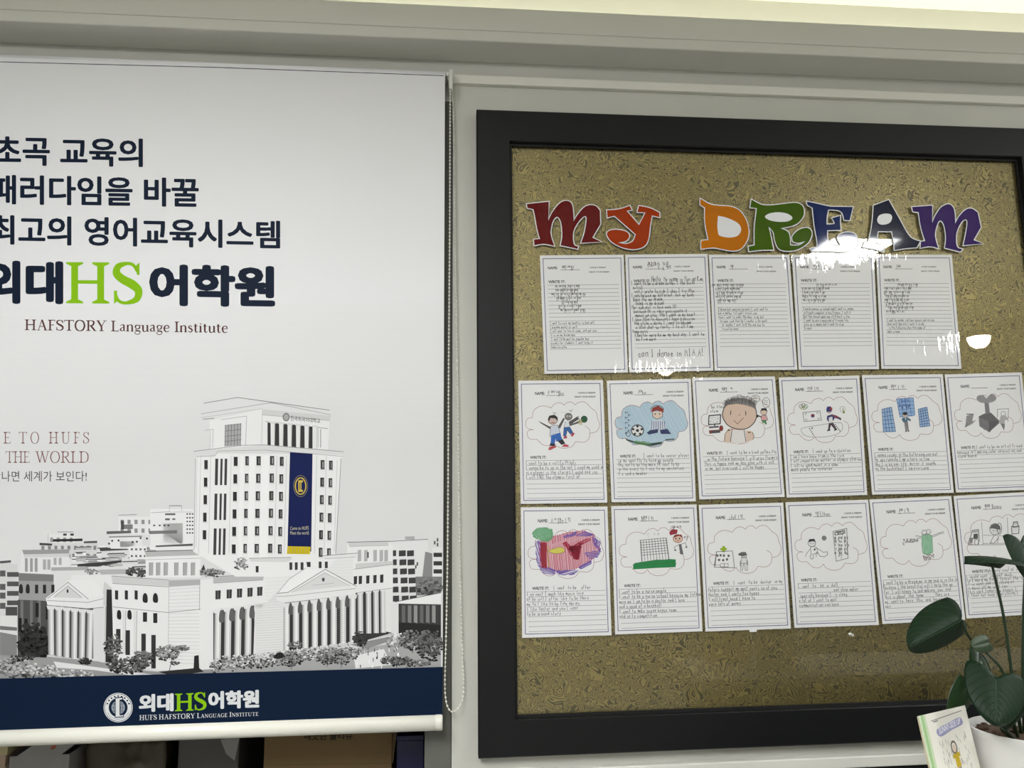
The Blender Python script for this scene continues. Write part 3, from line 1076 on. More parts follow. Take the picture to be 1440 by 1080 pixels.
# left portico
pf(C4, [(660, 440), (720, 490), (720, 960), (600, 950)], 185)
pf(C4, [(675, 490), (720, 492), (725, 960), (668, 950)], 45)
pf(C4, [(300, 590), (670, 600), (660, 930), (310, 920)], 70)
pf(C4, [(590, 610), (668, 590), (660, 960), (590, 950)], 198)
pf(C4, [(430, 432), (600, 432), (660, 530), (560, 548)], 210)
pf(C4, [(290, 545), (430, 438), (560, 548), (655, 535), (655, 605), (555, 612), (300, 588)], 208)
pf(C4, [(330, 540), (430, 460), (530, 545)], 190); pl(C4, [(300, 548), (430, 445), (560, 552)], .8, 120)
pl(C4, [(345, 536), (430, 470), (515, 540)], .5, 130); pl(C4, [(298, 560), (556, 572), (655, 548)], .8, 140); pl(C4, [(300, 590), (556, 612), (655, 603)], .8, 110)
ph.oval(*C4((428, 500)), 1.5, 2.8, G(70))
for k in range(6):
    xt, yt = 322 + k * 50, 592 + k * 5
    xb2, yb2 = 325 + k * 48, 905 + k * 8
    for dx, v in ((-19, 150), (-10, 185), (0, 212), (8, 190)):
        pf(C4, [(xt + dx, yt + 20), (xt + dx + 10, yt + 20), (xb2 + dx + 10, yb2), (xb2 + dx, yb2)], v)
    pf(C4, [(xt - 28, yt), (xt + 30, yt + 4), (xt + 20, yt + 26), (xt - 20, yt + 24)], 200)
    pf(C4, [(xb2 - 26, yb2), (xb2 + 26, yb2 + 2), (xb2 + 28, yb2 + 22), (xb2 - 28, yb2 + 20)], 190)
pf(C4, [(300, 915), (620, 945), (690, 960), (690, 985), (300, 950)], 150)
# middle wing (rooftop pavilion, facade, corner block)
foliage(C4, 830, 375, 32, 22, 60, 25, 90, 2.4, 7); foliage(C4, 890, 385, 35, 26, 70, 25, 90, 2.4, 8)
pf(C4, [(915, 250), (1290, 240), (1270, 262), (1270, 415), (925, 415), (920, 280)], 212)
pf(C4, [(915, 250), (1290, 238), (1275, 268), (925, 280)], 178); pl(C4, [(915, 250), (1290, 239)], .9, 70); pl(C4, [(925, 282), (1275, 270)], .5, 130)
pl(C4, [(925, 302), (1270, 292)], .5, 140)
for x in (945, 990, 1038, 1105, 1160, 1210): pf(C4, [(x, 320), (x + 26, 318), (x + 24, 400), (x, 402)], 165); pl(C4, [(x, 320), (x, 402)], .6, 80)
pf(C4, [(705, 405), (1070, 432), (1265, 428), (1440, 415), (1440, 1000), (1000, 1000), (720, 960)], 210)
pf(C4, [(705, 405), (1070, 432), (1070, 470), (712, 450)], 186); pl(C4, [(705, 405), (1070, 430)], .7, 130); pl(C4, [(712, 452), (1070, 474)], .7, 120)
pf(C4, [(1070, 432), (1265, 426), (1265, 462), (1070, 474)], 172); pl(C4, [(1265, 426), (1262, 620)], .8, 150); pl(C4, [(1070, 432), (1065, 900)], .6, 165)
for k in range(22): pl(C4, [(1068, 490 + k * 22), (1262, 478 + k * 23)], .35, 172)
pl(C4, [(715, 600), (1060, 636), (1270, 615)], .8, 130)
for x in (728, 790, 852): pf(C4, [(x, 495), (x + 20, 497), (x + 20, 555), (x, 552)], 45)
for x in (905, 970): ph.blob([C4(p) for p in ((x, 568), (x, 528), (x + 14, 512), (x + 28, 530), (x + 28, 572))], G(40), 3)
for x in (742, 808): ph.blob([C4(p) for p in ((x, 672), (x, 630), (x + 12, 620), (x + 24, 634), (x + 24, 678))], G(38), 3)
for x, y0_, y1_ in ((905, 635, 695), (970, 640, 702)): pf(C4, [(x, y0_), (x + 26, y0_), (x + 26, y1_), (x, y1_)], 42)
for x, y0_, y1_ in ((735, 740, 880), (795, 748, 905), (895, 770, 900), (958, 778, 990)): pf(C4, [(x, y0_), (x + 28, y0_), (x + 28, y1_), (x, y1_)], 50)
for x in (775, 845): pf(C4, [(x, 622), (x + 22, 622), (x + 18, 900), (x + 2, 900)], 200); pl(C4, [(x + 22, 624), (x + 18, 900)], .6, 140)
# centre wing right of the corner (C5 crop)
pf(C5, [(0, 285), (290, 268), (300, 440), (300, 780), (0, 790)], 211)
pf(C5, [(0, 285), (290, 268), (280, 300), (0, 318)], 180); pl(C5, [(0, 284), (292, 267)], .7, 130); pl(C5, [(0, 320), (280, 302)], .7, 120)
for k, x in enumerate((12, 75, 133, 192, 247)): pf(C5, [(x, 362 - k * 5), (x + 30, 360 - k * 5), (x + 28, 410 - k * 5), (x, 412 - k * 5)], 55); pl(C5, [(x + 14, 362 - k * 5), (x + 14, 410 - k * 5)], .4, 160)
pl(C5, [(0, 470), (300, 432)], .8, 140)
pf(C5, [(0, 470), (230, 445), (235, 740), (0, 765)], 52)
for k in range(5):
    x, yt = 8 + k * 57, 485 - k * 8
    if k: ph.blob([C5(p) for p in ((x - 32, yt + 60), (x - 30, yt + 10), (x - 18, yt - 8), (x - 6, yt + 10), (x - 4, yt + 60))], G(95), 3)
    for dx, v in ((0, 165), (8, 200), (18, 214), (27, 185)):
        pf(C5, [(x + dx, yt), (x + dx + 10, yt), (x + dx + 6, 760 - k * 5), (x + dx - 4, 760 - k * 5)], v)
    pf(C5, [(x - 12, yt - 18), (x + 48, yt - 22), (x + 40, yt + 4), (x - 4, yt + 4)], 205)
pf(C5, [(235, 440), (400, 430), (390, 740), (225, 745)], 205)
for k in range(20): pl(C5, [(240, 448 + k * 14), (395, 440 + k * 14)], .3, 172)
pf(C5, [(285, 215), (430, 190), (430, 290), (360, 370), (290, 440)], 210)
for k in range(10): pl(C5, [(292, 235 + k * 20), (425, 225 + k * 20)], .3, 185)
pf(C5, [(180, 195), (430, 185), (435, 200), (400, 215), (230, 220)], 188); pl(C5, [(180, 195), (430, 184)], .7, 90)

# tower
pf(C3, [(165, 190), (440, 128), (790, 165), (780, 340), (450, 330), (170, 340)], 212)
pl(C3, [(135, 100), (310, 70), (788, 136)], .8, 110); pl(C3, [(120, 155), (485, 97), (795, 160)], .7, 150)
pl(C3, [(120, 175), (440, 128)], .5, 165); pl(C3, [(130, 183), (190, 178)], 1.2, 150); pl(C3, [(140, 240), (185, 236), (180, 330)], .6, 150)
pl(C3, [(225, 185), (358, 166), (352, 320)], .6, 150); pl(C3, [(170, 240), (168, 335)], .5, 165); pl(C3, [(440, 130), (435, 320)], .5, 165)
pf(C3, [(440, 130), (795, 165), (790, 188), (440, 158)], 190); pl(C3, [(440, 160), (790, 190)], .6, 140); pl(C3, [(455, 195), (780, 232)], .8, 130)
ph.oval(*C3((563, 172)), 5, 6, G(120)); ph.oval(*C3((563, 172)), 3.4, 4.2, G(165))
ph.glyphs('한국외국어대학교', (C3((585, 163)) + (C3((585, 190))[1],), C3((740, 180)) + (C3((740, 205))[1],)), G(105), .02, 2)
pf(C3, [(245, 215), (330, 205), (328, 318), (243, 325)], 165)
for k in range(6): pl(C3, [(247 + k * 16, 213 - k * 2), (245 + k * 16, 322)], .6, 85)
for y in (215, 245, 272, 298): pl(C3, [(245, y), (330, y - 9)], .6, 90)
pf(C3, [(466, 200), (700, 222), (700, 335), (466, 318)], 52)
for k in range(6):
    x, yt = 482 + k * 44, 200 + k * 4
    pf(C3, [(x, yt), (x + 24, yt + 2), (x + 22, yt + 120), (x + 1, yt + 118)], 208)
    pl(C3, [(x + 22, yt), (x + 21, yt + 118)], .5, 120)
    pf(C3, [(x - 6, yt - 6), (x + 30, yt - 3), (x + 26, yt + 6), (x - 2, yt + 4)], 195)
pl(C3, [(742, 235), (742, 330)], .9, 110); pl(C3, [(730, 232), (730, 330)], .5, 140)
# tower shaft
pf(C3, [(92, 360), (860, 365), (848, 400), (818, 880), (900, 1000), (300, 1000), (80, 870)], 213)
pf(C3, [(82, 350), (450, 315), (580, 325), (862, 352), (858, 370), (700, 362), (450, 345), (205, 358), (190, 378), (90, 378)], 198)
pl(C3, [(82, 350), (340, 318), (450, 316), (862, 352)], .7, 120); pl(C3, [(95, 378), (195, 372), (210, 348), (450, 343), (690, 362), (858, 376)], .6, 150)
pl(C3, [(92, 385), (85, 860)], .7, 140); pl(C3, [(100, 385), (95, 850)], .4, 165); pl(C3, [(848, 385), (820, 880)], .7, 120); pl(C3, [(828, 395), (812, 870)], .4, 165)
SH = -0.022
for x, w_, y0_, tint in ((147, 18, 395, 45), (301, 20, 378, 45), (360, 18, 375, 55), (420, 22, 375, 50), (490, 22, 374, 55), (540, 20, 378, 50), (752, 20, 395, 50), (795, 19, 398, 60)):
    for r_ in range(6):
        ya = y0_ + r_ * 91
        xx = x + SH * (r_ * 91)
        if x == 147 and r_ == 5: continue
        pf(C3, [(xx - w_ / 2, ya), (xx + w_ / 2, ya), (xx + w_ / 2, ya + 47), (xx - w_ / 2, ya + 47)], tint)
        if x >= 360: pf(C3, [(xx - 1, ya + 8), (xx + 6, ya + 8), (xx + 6, ya + 40), (xx - 1, ya + 40)], 150 if (r_ + x) % 3 else 110)
        pl(C3, [(xx - w_ / 2 - 2, ya + 50), (xx + w_ / 2 + 3, ya + 50)], .5, 150)
for x, w_ in ((203, 15), (228, 11), (251, 13)):
    for r_ in range(3):
        ya = 388 + r_ * 181
        xx = x + SH * r_ * 181
        pf(C3, [(xx - w_ / 2, ya), (xx + w_ / 2, ya), (xx + w_ / 2 - 3, ya + 137), (xx - w_ / 2 - 3, ya + 137)], 62)
for x in (120, 172, 278, 330, 385, 455, 515, 565, 722, 772): pl(C3, [(x, 372), (x - 12, 880)], .5, 175)
for x0_, x1_ in ((325, 345), (375, 404), (437, 475)): pf(C3, [(x0_, 372), (x1_, 372), (x1_ - 12, 900), (x0_ - 12, 900)], 218)
for x in (580, 608, 638): pf(C3, [(x, 926), (x + 15, 926), (x + 15, 964), (x, 966)], 60)
pf(C3, [(668, 924), (690, 924), (690, 950), (672, 950)], 50)
for x in (732, 764): pf(C3, [(x, 922), (x + 15, 922), (x + 15, 956), (x, 956)], 55)
# drape on the tower
DN, YE = rgb(14, 26, 76), rgb(196, 176, 12)
pf(C3, [(583, 354), (700, 362), (693, 870), (570, 850)], DN)
pf(C3, [(570, 842), (690, 845), (686, 884), (567, 882)], YE)
for k in range(7): pl(C3, [(580 + k * 16, 846), (578 + k * 16, 880)], .5, 130)
ph.oval(*C3((638, 530)), 9.8, 15, rgb(120, 118, 96), .8, n=28); ph.oval(*C3((638, 530)), 7.4, 11.5, rgb(196, 172, 70), 1.6, n=28)
ph.fill([C3(p) for p in ((626, 500), (650, 500), (650, 510), (642, 512), (642, 548), (650, 550), (650, 560), (626, 560))], rgb(196, 172, 70))
ph.fill([C3(p) for p in ((633, 512), (637, 512), (637, 548), (633, 548))], DN)
ph.glyphs('Come to HUFS', (C3((584, 740)) + (C3((584, 758))[1],), C3((680, 738)) + (C3((680, 757))[1],)), rgb(190, 186, 160), .0, 2)
ph.glyphs('Meet the world', (C3((584, 764)) + (C3((584, 782))[1],), C3((680, 763)) + (C3((680, 782))[1],)), rgb(190, 186, 160), .0, 2)
# roof garden left of the tower foot
pf(C4, [(1265, 380), (1290, 330), (1310, 400)], 60)
foliage(C4, 1340, 385, 80, 22, 90, 35, 150, 2.6, 9); foliage(C3, 330, 935, 35, 30, 60, 70, 180, 2.6, 10)
pf(C3, [(370, 905), (590, 900), (592, 915), (560, 925), (380, 922)], 196); pl(C3, [(370, 905), (590, 900)], .6, 100)
pf(C3, [(405, 945), (420, 945), (420, 978), (405, 978)], 50)
# right of the tower: office blocks, wing
pf(C3, [(1100, 815), (1290, 805), (1300, 830), (1300, 1071), (1100, 1071)], 205); pl(C3, [(1090, 818), (1300, 806)], .8, 90)
pf(C3, [(1180, 792), (1230, 790), (1230, 808), (1180, 808)], 170)
for r_ in range(7):
    y = 865 + r_ * 47
    for x in (1098, 1148, 1190): pf(C3, [(x + r_ * 3, y), (x + 36 + r_ * 3, y - 2), (x + 36 + r_ * 3, y + 28), (x + r_ * 3, y + 30)], 62)
pf(C3, [(1285, 870), (1322, 880), (1322, 1000), (1270, 1000)], 135)
pf(C3, [(1322, 850), (1372, 850), (1372, 1000), (1322, 1000)], 208)
for y in (876, 920, 962): pf(C3, [(1328, y), (1372, y), (1372, y + 22), (1328, y + 22)], 58)
for x, y in ((1330, 815), (1345, 800), (1345, 825), (1240, 925), (1232, 940)): pf(C3, [(x, y), (x + 8, y), (x + 8, y + 18), (x, y + 18)], 85)
pf(C3, [(1235, 1000), (1372, 1000), (1372, 1075), (1235, 1075)], 120)
pf(C5, [(1140, 290), (1280, 300), (1280, 385), (1140, 390)], 118); foliage(C5, 1220, 340, 70, 40, 90, 45, 130, 4, 12)
pf(C5, [(755, 90), (985, 85), (1010, 110), (1010, 360), (790, 380), (750, 170)], 211)
pf(C5, [(755, 90), (985, 84), (985, 106), (765, 112)], 186); pl(C5, [(752, 90), (990, 84)], .8, 90); pl(C5, [(765, 114), (985, 108)], .5, 140)
for x in (812, 848, 900, 935, 962): pf(C5, [(x, 135), (x + 20, 132), (x + 20, 195), (x, 200)], 172)
pf(C5, [(866, 145), (874, 145), (874, 178), (866, 178)], 60)
pf(C5, [(800, 210), (1010, 196), (1012, 216), (800, 240)], 186); pl(C5, [(790, 242), (1010, 214)], .7, 130)
for x in (790, 818, 860, 900, 938): pf(C5, [(x, 282 - (x - 790) * .06), (x + 19, 280 - (x - 790) * .06), (x + 18, 325 - (x - 790) * .06), (x, 328 - (x - 790) * .06)], 52)
pf(C5, [(615, 165), (815, 150), (812, 170), (790, 185), (780, 330), (640, 240), (690, 186), (625, 182)], 207)
pl(C5, [(612, 166), (815, 151)], .7, 100); pl(C5, [(625, 183), (800, 172)], .5, 140)
for k in range(7): pl(C5, [(660, 200 + k * 16), (785, 192 + k * 18)], .3, 185)
# right colonnade
pf(C5, [(800, 365), (1000, 340), (1005, 600), (760, 670)], 58)
pf(C5, [(960, 350), (1010, 342), (1010, 600), (960, 590)], 206)
for k, x in enumerate((812, 858, 900, 940)):
    for dx, v in ((0, 170), (8, 205), (18, 190)): pf(C5, [(x + dx, 372 - k * 6), (x + dx + 11, 372 - k * 6), (x + dx + 13, 605 - k * 2), (x + dx + 2, 605 - k * 2)], v)
    pf(C5, [(x - 6, 366 - k * 6), (x + 36, 362 - k * 6), (x + 30, 382 - k * 6), (x, 384 - k * 6)], 203)
pf(C5, [(790, 335), (1010, 310), (1012, 345), (795, 375)], 210); pl(C5, [(795, 376), (1010, 347)], .6, 140)
# right portico
pf(C5, [(395, 440), (800, 390), (765, 670), (400, 720)], 52)
pf(C5, [(355, 375), (620, 245), (800, 340), (800, 385), (400, 430), (355, 415)], 209)
pf(C5, [(425, 300), (520, 238), (630, 240), (420, 375), (365, 370)], 216)
pf(C5, [(440, 370), (625, 262), (760, 335)], 196)
pl(C5, [(355, 378), (420, 372), (630, 242), (805, 338)], .9, 120); pl(C5, [(440, 372), (627, 262), (770, 336)], .5, 140); pl(C5, [(358, 395), (420, 392), (800, 350)], .7, 150)
pl(C5, [(400, 432), (800, 386)], .9, 120); pl(C5, [(425, 298), (520, 236)], .6, 130); pl(C5, [(365, 372), (425, 300)], .6, 150)
ph.oval(*C5((619, 300)), 2.0, 2.8, G(80)); pl(C5, [(560, 332), (680, 320)], .5, 160)
for k in range(8):
    x, yt = 395 + k * 53, 450 - k * 7
    if k: ph.blob([C5(p) for p in ((x - 24, yt + 50), (x - 22, yt + 2), (x - 12, yt - 14), (x - 2, yt + 2), (x, yt + 50))], G(88), 3)
    for dx, v in ((0, 165), (7, 200), (16, 215), (25, 190)): pf(C5, [(x + dx, yt), (x + dx + 9, yt), (x + dx + 9, 705 - k * 7), (x + dx, 705 - k * 7)], v)
    pf(C5, [(x - 10, yt - 14), (x + 44, yt - 18), (x + 38, yt + 6), (x - 3, yt + 6)], 204)
    pf(C5, [(x - 8, 700 - k * 7), (x + 42, 698 - k * 7), (x + 42, 715 - k * 7), (x - 8, 716 - k * 7)], 192)
for k in range(20): pl(C5, [(690, 420 + k * 12), (748, 414 + k * 12)], .3, 120)
# glass hall at the right
pf(C5, [(1020, 425), (1280, 375), (1280, 440), (1045, 435)], 214); pl(C5, [(1010, 428), (1280, 374)], .9, 80); pl(C5, [(1045, 436), (1280, 440)], .7, 120)
pf(C5, [(1040, 436), (1280, 442), (1280, 640), (1040, 610)], 62)
for k in range(6): pf(C5, [(1060 + k * 34, 445), (1080 + k * 34, 446), (1080 + k * 34, 545), (1060 + k * 34, 540)], 100 + (k % 3) * 22)
pf(C5, [(1040, 540), (1280, 555), (1280, 640), (1040, 610)], 40)
pf(C5, [(995, 420), (1042, 430), (1042, 620), (1000, 600)], 203)
# grounds
pf(C4, [(0, 905), (350, 925), (700, 985), (1000, 1010), (1440, 990), (1440, 1075), (0, 1075)], 150)
pf(C4, [(340, 945), (640, 985), (980, 1030), (880, 1040), (600, 1000), (360, 985)], 205)
pf(C4, [(1000, 1010), (1260, 985), (1290, 1010), (1100, 1040)], 45)
pf(C4, [(1230, 910), (1258, 905), (1262, 1000), (1225, 1005)], 38)
pf(C5, [(0, 760), (800, 690), (1280, 620), (1280, 795), (0, 830)], 165)
pf(C5, [(790, 730), (960, 690), (1000, 780), (800, 800)], 210)
pf(C5, [(770, 665), (1000, 620), (1010, 640), (860, 690)], 140); pl(C5, [(780, 660), (1000, 615)], 1, 205)
foliage(C4, 90, 985, 120, 55, 260, 40, 180, 3, 13); foliage(C4, 250, 1010, 130, 40, 220, 48, 190, 3, 14)
foliage(C4, 480, 1030, 130, 25, 120, 90, 200, 2.5, 15); foliage(C4, 150, 920, 80, 18, 70, 20, 70, 2.5, 16)
foliage(C4, 720, 860, 60, 70, 160, 25, 120, 2.6, 17); foliage(C4, 800, 970, 120, 45, 260, 20, 110, 3, 18); foliage(C4, 900, 935, 70, 45, 160, 20, 120, 3, 19)
foliage(C4, 1060, 890, 80, 40, 180, 40, 160, 2.6, 20); foliage(C4, 1150, 860, 55, 14, 70, 50, 140, 2.4, 21)
pl(C4, [(1070, 1010), (1090, 930), (1130, 880)], .9, 40); foliage(C4, 1110, 955, 30, 12, 30, 40, 100, 2, 22)
foliage(C4, 540, 945, 40, 18, 60, 15, 60, 2.6, 28)
for k in range(16): foliage(C5, 20 + k * 50, 780 - k * 5 + rnd.uniform(-10, 10), 42, 36, 90, 32, 196, 2.4, 30 + k)
for x, y in ((640, 730), (720, 735), (440, 745)): foliage(C5, x, y, 50, 40, 120, 25, 150, 2.6, x); pl(C5, [(x, y + 60), (x + 3, y)], .7, 40)
ph.blob([C5(p) for p in ((340, 740), (360, 712), (390, 712), (395, 735), (370, 745))], G(35))
foliage(C5, 825, 635, 40, 36, 120, 18, 70, 3, 60); foliage(C5, 1020, 640, 50, 40, 130, 90, 215, 2.6, 61)
foliage(C5, 1130, 640, 90, 45, 240, 30, 130, 3, 62); foliage(C5, 1220, 670, 70, 75, 280, 20, 110, 3.2, 63); foliage(C5, 1030, 755, 90, 22, 150, 25, 110, 2.6, 64)
foliage(C5, 1150, 770, 70, 16, 90, 40, 150, 2.4, 65); foliage(C5, 460, 670, 40, 22, 70, 25, 130, 2.2, 66)
for k in range(46):
    x, y = rnd.uniform(800, 1180), rnd.uniform(670, 790)
    pl(C5, [(x, y), (x + rnd.uniform(-3, 3), y + rnd.uniform(10, 24))], rnd.uniform(.7, 1.3), rnd.choice((30, 45, 60, 225, 230)))
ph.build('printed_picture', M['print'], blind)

# ---- navy footer with emblem and name (lies over the picture's lower edge)
i = Ink(bp)
i.lift = 0.0062
i.fill([(-150, 957.5), (0, 953.3), (300, 945.5), (624, 937.0), (627, 1008), (-150, 1036)], rgb(2, 24, 50))
foot = i.build('footer_band', M['print'], blind, label='navy footer band')
i = Ink(bp)
i.lift = 0.0064
W2, NV = rgb(214, 216, 218), rgb(2, 24, 50)
ec = (167.9, 993.9)
i.oval(*ec, 20.4, 20.6, W2, n=40)
i.oval(*ec, 19.0, 19.2, NV, .7, n=40)
i.oval(*ec, 13.2, 13.4, NV, n=36)
for k in range(9):
    q = R(200 + k * 17.5)
    i.oval(ec[0] + 16.1 * math.cos(q), ec[1] + 16.1 * math.sin(q), 1.3, 1.3, NV, n=6)
i.oval(*ec, 16.2, 16.4, rgb(150, 156, 166), .8, n=24, a0=25, a1=155)
i.oval(*ec, 9.5, 9.6, rgb(150, 158, 170), n=30)
for k in (-6, -3, 3, 6): i.oval(ec[0], ec[1], abs(k) + .5, 9.5, NV, .5, n=20)
for k in (-5, 0, 5): i.line([(ec[0] - 9, ec[1] + k), (ec[0] + 9, ec[1] + k)], .5, NV)
i.fill([(ec[0] + a, ec[1] + b) for a, b in ((-4.5, -14.5), (7, -15), (7, -11), (3, -10.5), (3, 10), (8, 9.5), (8, 13.5), (-4.5, 14.5))], NV)
i.fill([(ec[0] + a, ec[1] + b) for a, b in ((-3.5, -13), (6, -13.6), (6, -11.8), (2, -11), (2, 11), (7, 10.6), (7, 12.2), (-3.5, 13.2))], W2)
i.build('emblem', M['print'], foot, label='round white emblem')
i = Ink(bp)
i.lift = 0.0064
i.glyphs('외대', ((196.8, 975.6, 1000.5), (245.6, 973.8, 999)), W2, .055)
i.glyphs('어학원', ((294, 971.3, 996.3), (365.6, 968.8, 994.2)), W2, .055)
i.serif('H', ((247.5, 974.6, 999), (273.5, 973.6, 998)), LIME, 1.15)
i.serif('S', ((274.2, 973, 998), (291.4, 972, 997)), LIME, 1.25)
i.serif('HUFS HAFSTORY Language Institute', ((197.7, 1004.6, 1011.6), (364.4, 998.9, 1005.3)), W2, 1.0, small=.78, gap=.06)
i.build('name_text', M['print'], foot)

# ------------------------------------------------------------------ the framed board
YF = -0.034                                  # front of the frame
YG = -0.012                                  # front of the glass
fo = [at(670, 153, YF), at(673, 1069, YF)]
FX0 = (fo[0].x + fo[1].x) / 2
FZ1 = (at(670, 153, YF).z + at(1440, 180, YF).z) / 2
FZ0 = (at(673, 1069, YF).z + at(1310, 1040, YF).z) / 2
IX0 = (px_x(717.5, 198, YF) + px_x(725, 1012, YF)) / 2
IZ1 = (at(717, 198, YF).z + at(1436, 220, YF).z) / 2
IZ0 = (at(727, 1013, YF).z + at(1330, 990, YF).z) / 2
IX1 = px_x(1438, 227, YF)
FX1 = IX1 + (IX0 - FX0)
board = thing('framed_notice_board', 'gold patterned notice board in a wide matt black frame on the white wall', 'notice board',
              ((FX0 + FX1) / 2, 0, FZ0))
o4 = [(FX0, FZ0), (FX1, FZ0), (FX1, FZ1), (FX0, FZ1)]
i4 = [(IX0, IZ0), (IX1, IZ0), (IX1, IZ1), (IX0, IZ1)]
LIP = 0.006
l4 = [(IX0 + LIP, IZ0 + LIP), (IX1 - LIP, IZ0 + LIP), (IX1 - LIP, IZ1 - LIP), (IX0 + LIP, IZ1 - LIP)]
for k in range(4):
    a, b = k, (k + 1) % 4
    m = MB()
    q = [(o4[a], i4[a]), (o4[b], i4[b])]
    sec = []
    for (ox, oz), (ix, iz) in q:
        sx, sz = (1 if ix > ox else -1), (1 if iz > oz else -1)
        bx_, bz_ = ox + .003 * sx, oz + .003 * sz
        sec.append([(ox, 0, oz), (ox, YF + .003, oz), (bx_, YF, bz_), (ix - .002 * sx, YF, iz - .002 * sz), (ix, YF + .002, iz), (ix, -0.005, iz), (ix, 0, iz)])
    n = 7
    m.raw(sec[0] + sec[1], [(j, (j + 1) % n, n + (j + 1) % n, n + j) for j in range(n)] + [tuple(range(n)), tuple(range(2 * n - 1, n - 1, -1))])
    rail = m.build('frame_rail', M['frame'], board)
    m = MB()
    (x0_, z0_), (x1_, z1_) = i4[a], i4[b]
    (lx0, lz0), (lx1, lz1) = l4[a], l4[b]
    m.raw([(x0_, YG - .006, z0_), (x1_, YG - .006, z1_), (lx1, YG - .006, lz1), (lx0, YG - .006, lz0),
           (x0_, YG - .0002, z0_), (x1_, YG - .0002, z1_), (lx1, YG - .0002, lz1), (lx0, YG - .0002, lz0)],
          [(0, 1, 2, 3), (7, 6, 5, 4), (2, 6, 7, 3), (0, 4, 5, 1), (1, 5, 6, 2), (3, 7, 4, 0)])
    m.build('inner_lip', M['lip'], rail)
m = MB(); m.box(IX0 + .0005, IX1 - .0005, -0.005, -0.001, IZ0 + .0005, IZ1 - .0005)
m.build('backing_sheet', M['damask'], board, label='gold scroll-patterned backing sheet')
m = MB(); m.poly([(IX0 + .001, YG, IZ0 + .001), (IX1 - .001, YG, IZ0 + .001), (IX1 - .001, YG, IZ1 - .001), (IX0 + .001, YG, IZ1 - .001)])
m.build('glass_pane', M['glass'], board, label='clear glass pane')


# ------------------------------------------------------------------ cut-out letters MY DREAM
def rim_strip(m, P, w):
    """white rim of the cut-out: a strip of card that follows the outline"""
    n = len(P)
    A, B = [], []
    for k in range(n):
        a, b, c_ = Vector(P[k - 1]), Vector(P[k]), Vector(P[(k + 1) % n])
        d1, d2 = (b - a), (c_ - b)
        d1 = d1.normalized() if d1.length > 1e-6 else d2.normalized()
        d2 = d2.normalized() if d2.length > 1e-6 else d1
        t = d1 + d2
        t = t.normalized() if t.length > .15 else d1
        nn = Vector((-t.y, t.x))
        h = w * .5 / max(.6, abs(nn.dot(Vector((-d1.y, d1.x)))))
        A.append(b + nn * h)
        B.append(b - nn * h)
    for k in range(n):
        j = (k + 1) % n
        q = [A[k], A[j], B[j], B[k]]
        m.hexa([at(p.x, p.y, YG - .0004) for p in q] + [at(p.x, p.y, YL) for p in q])


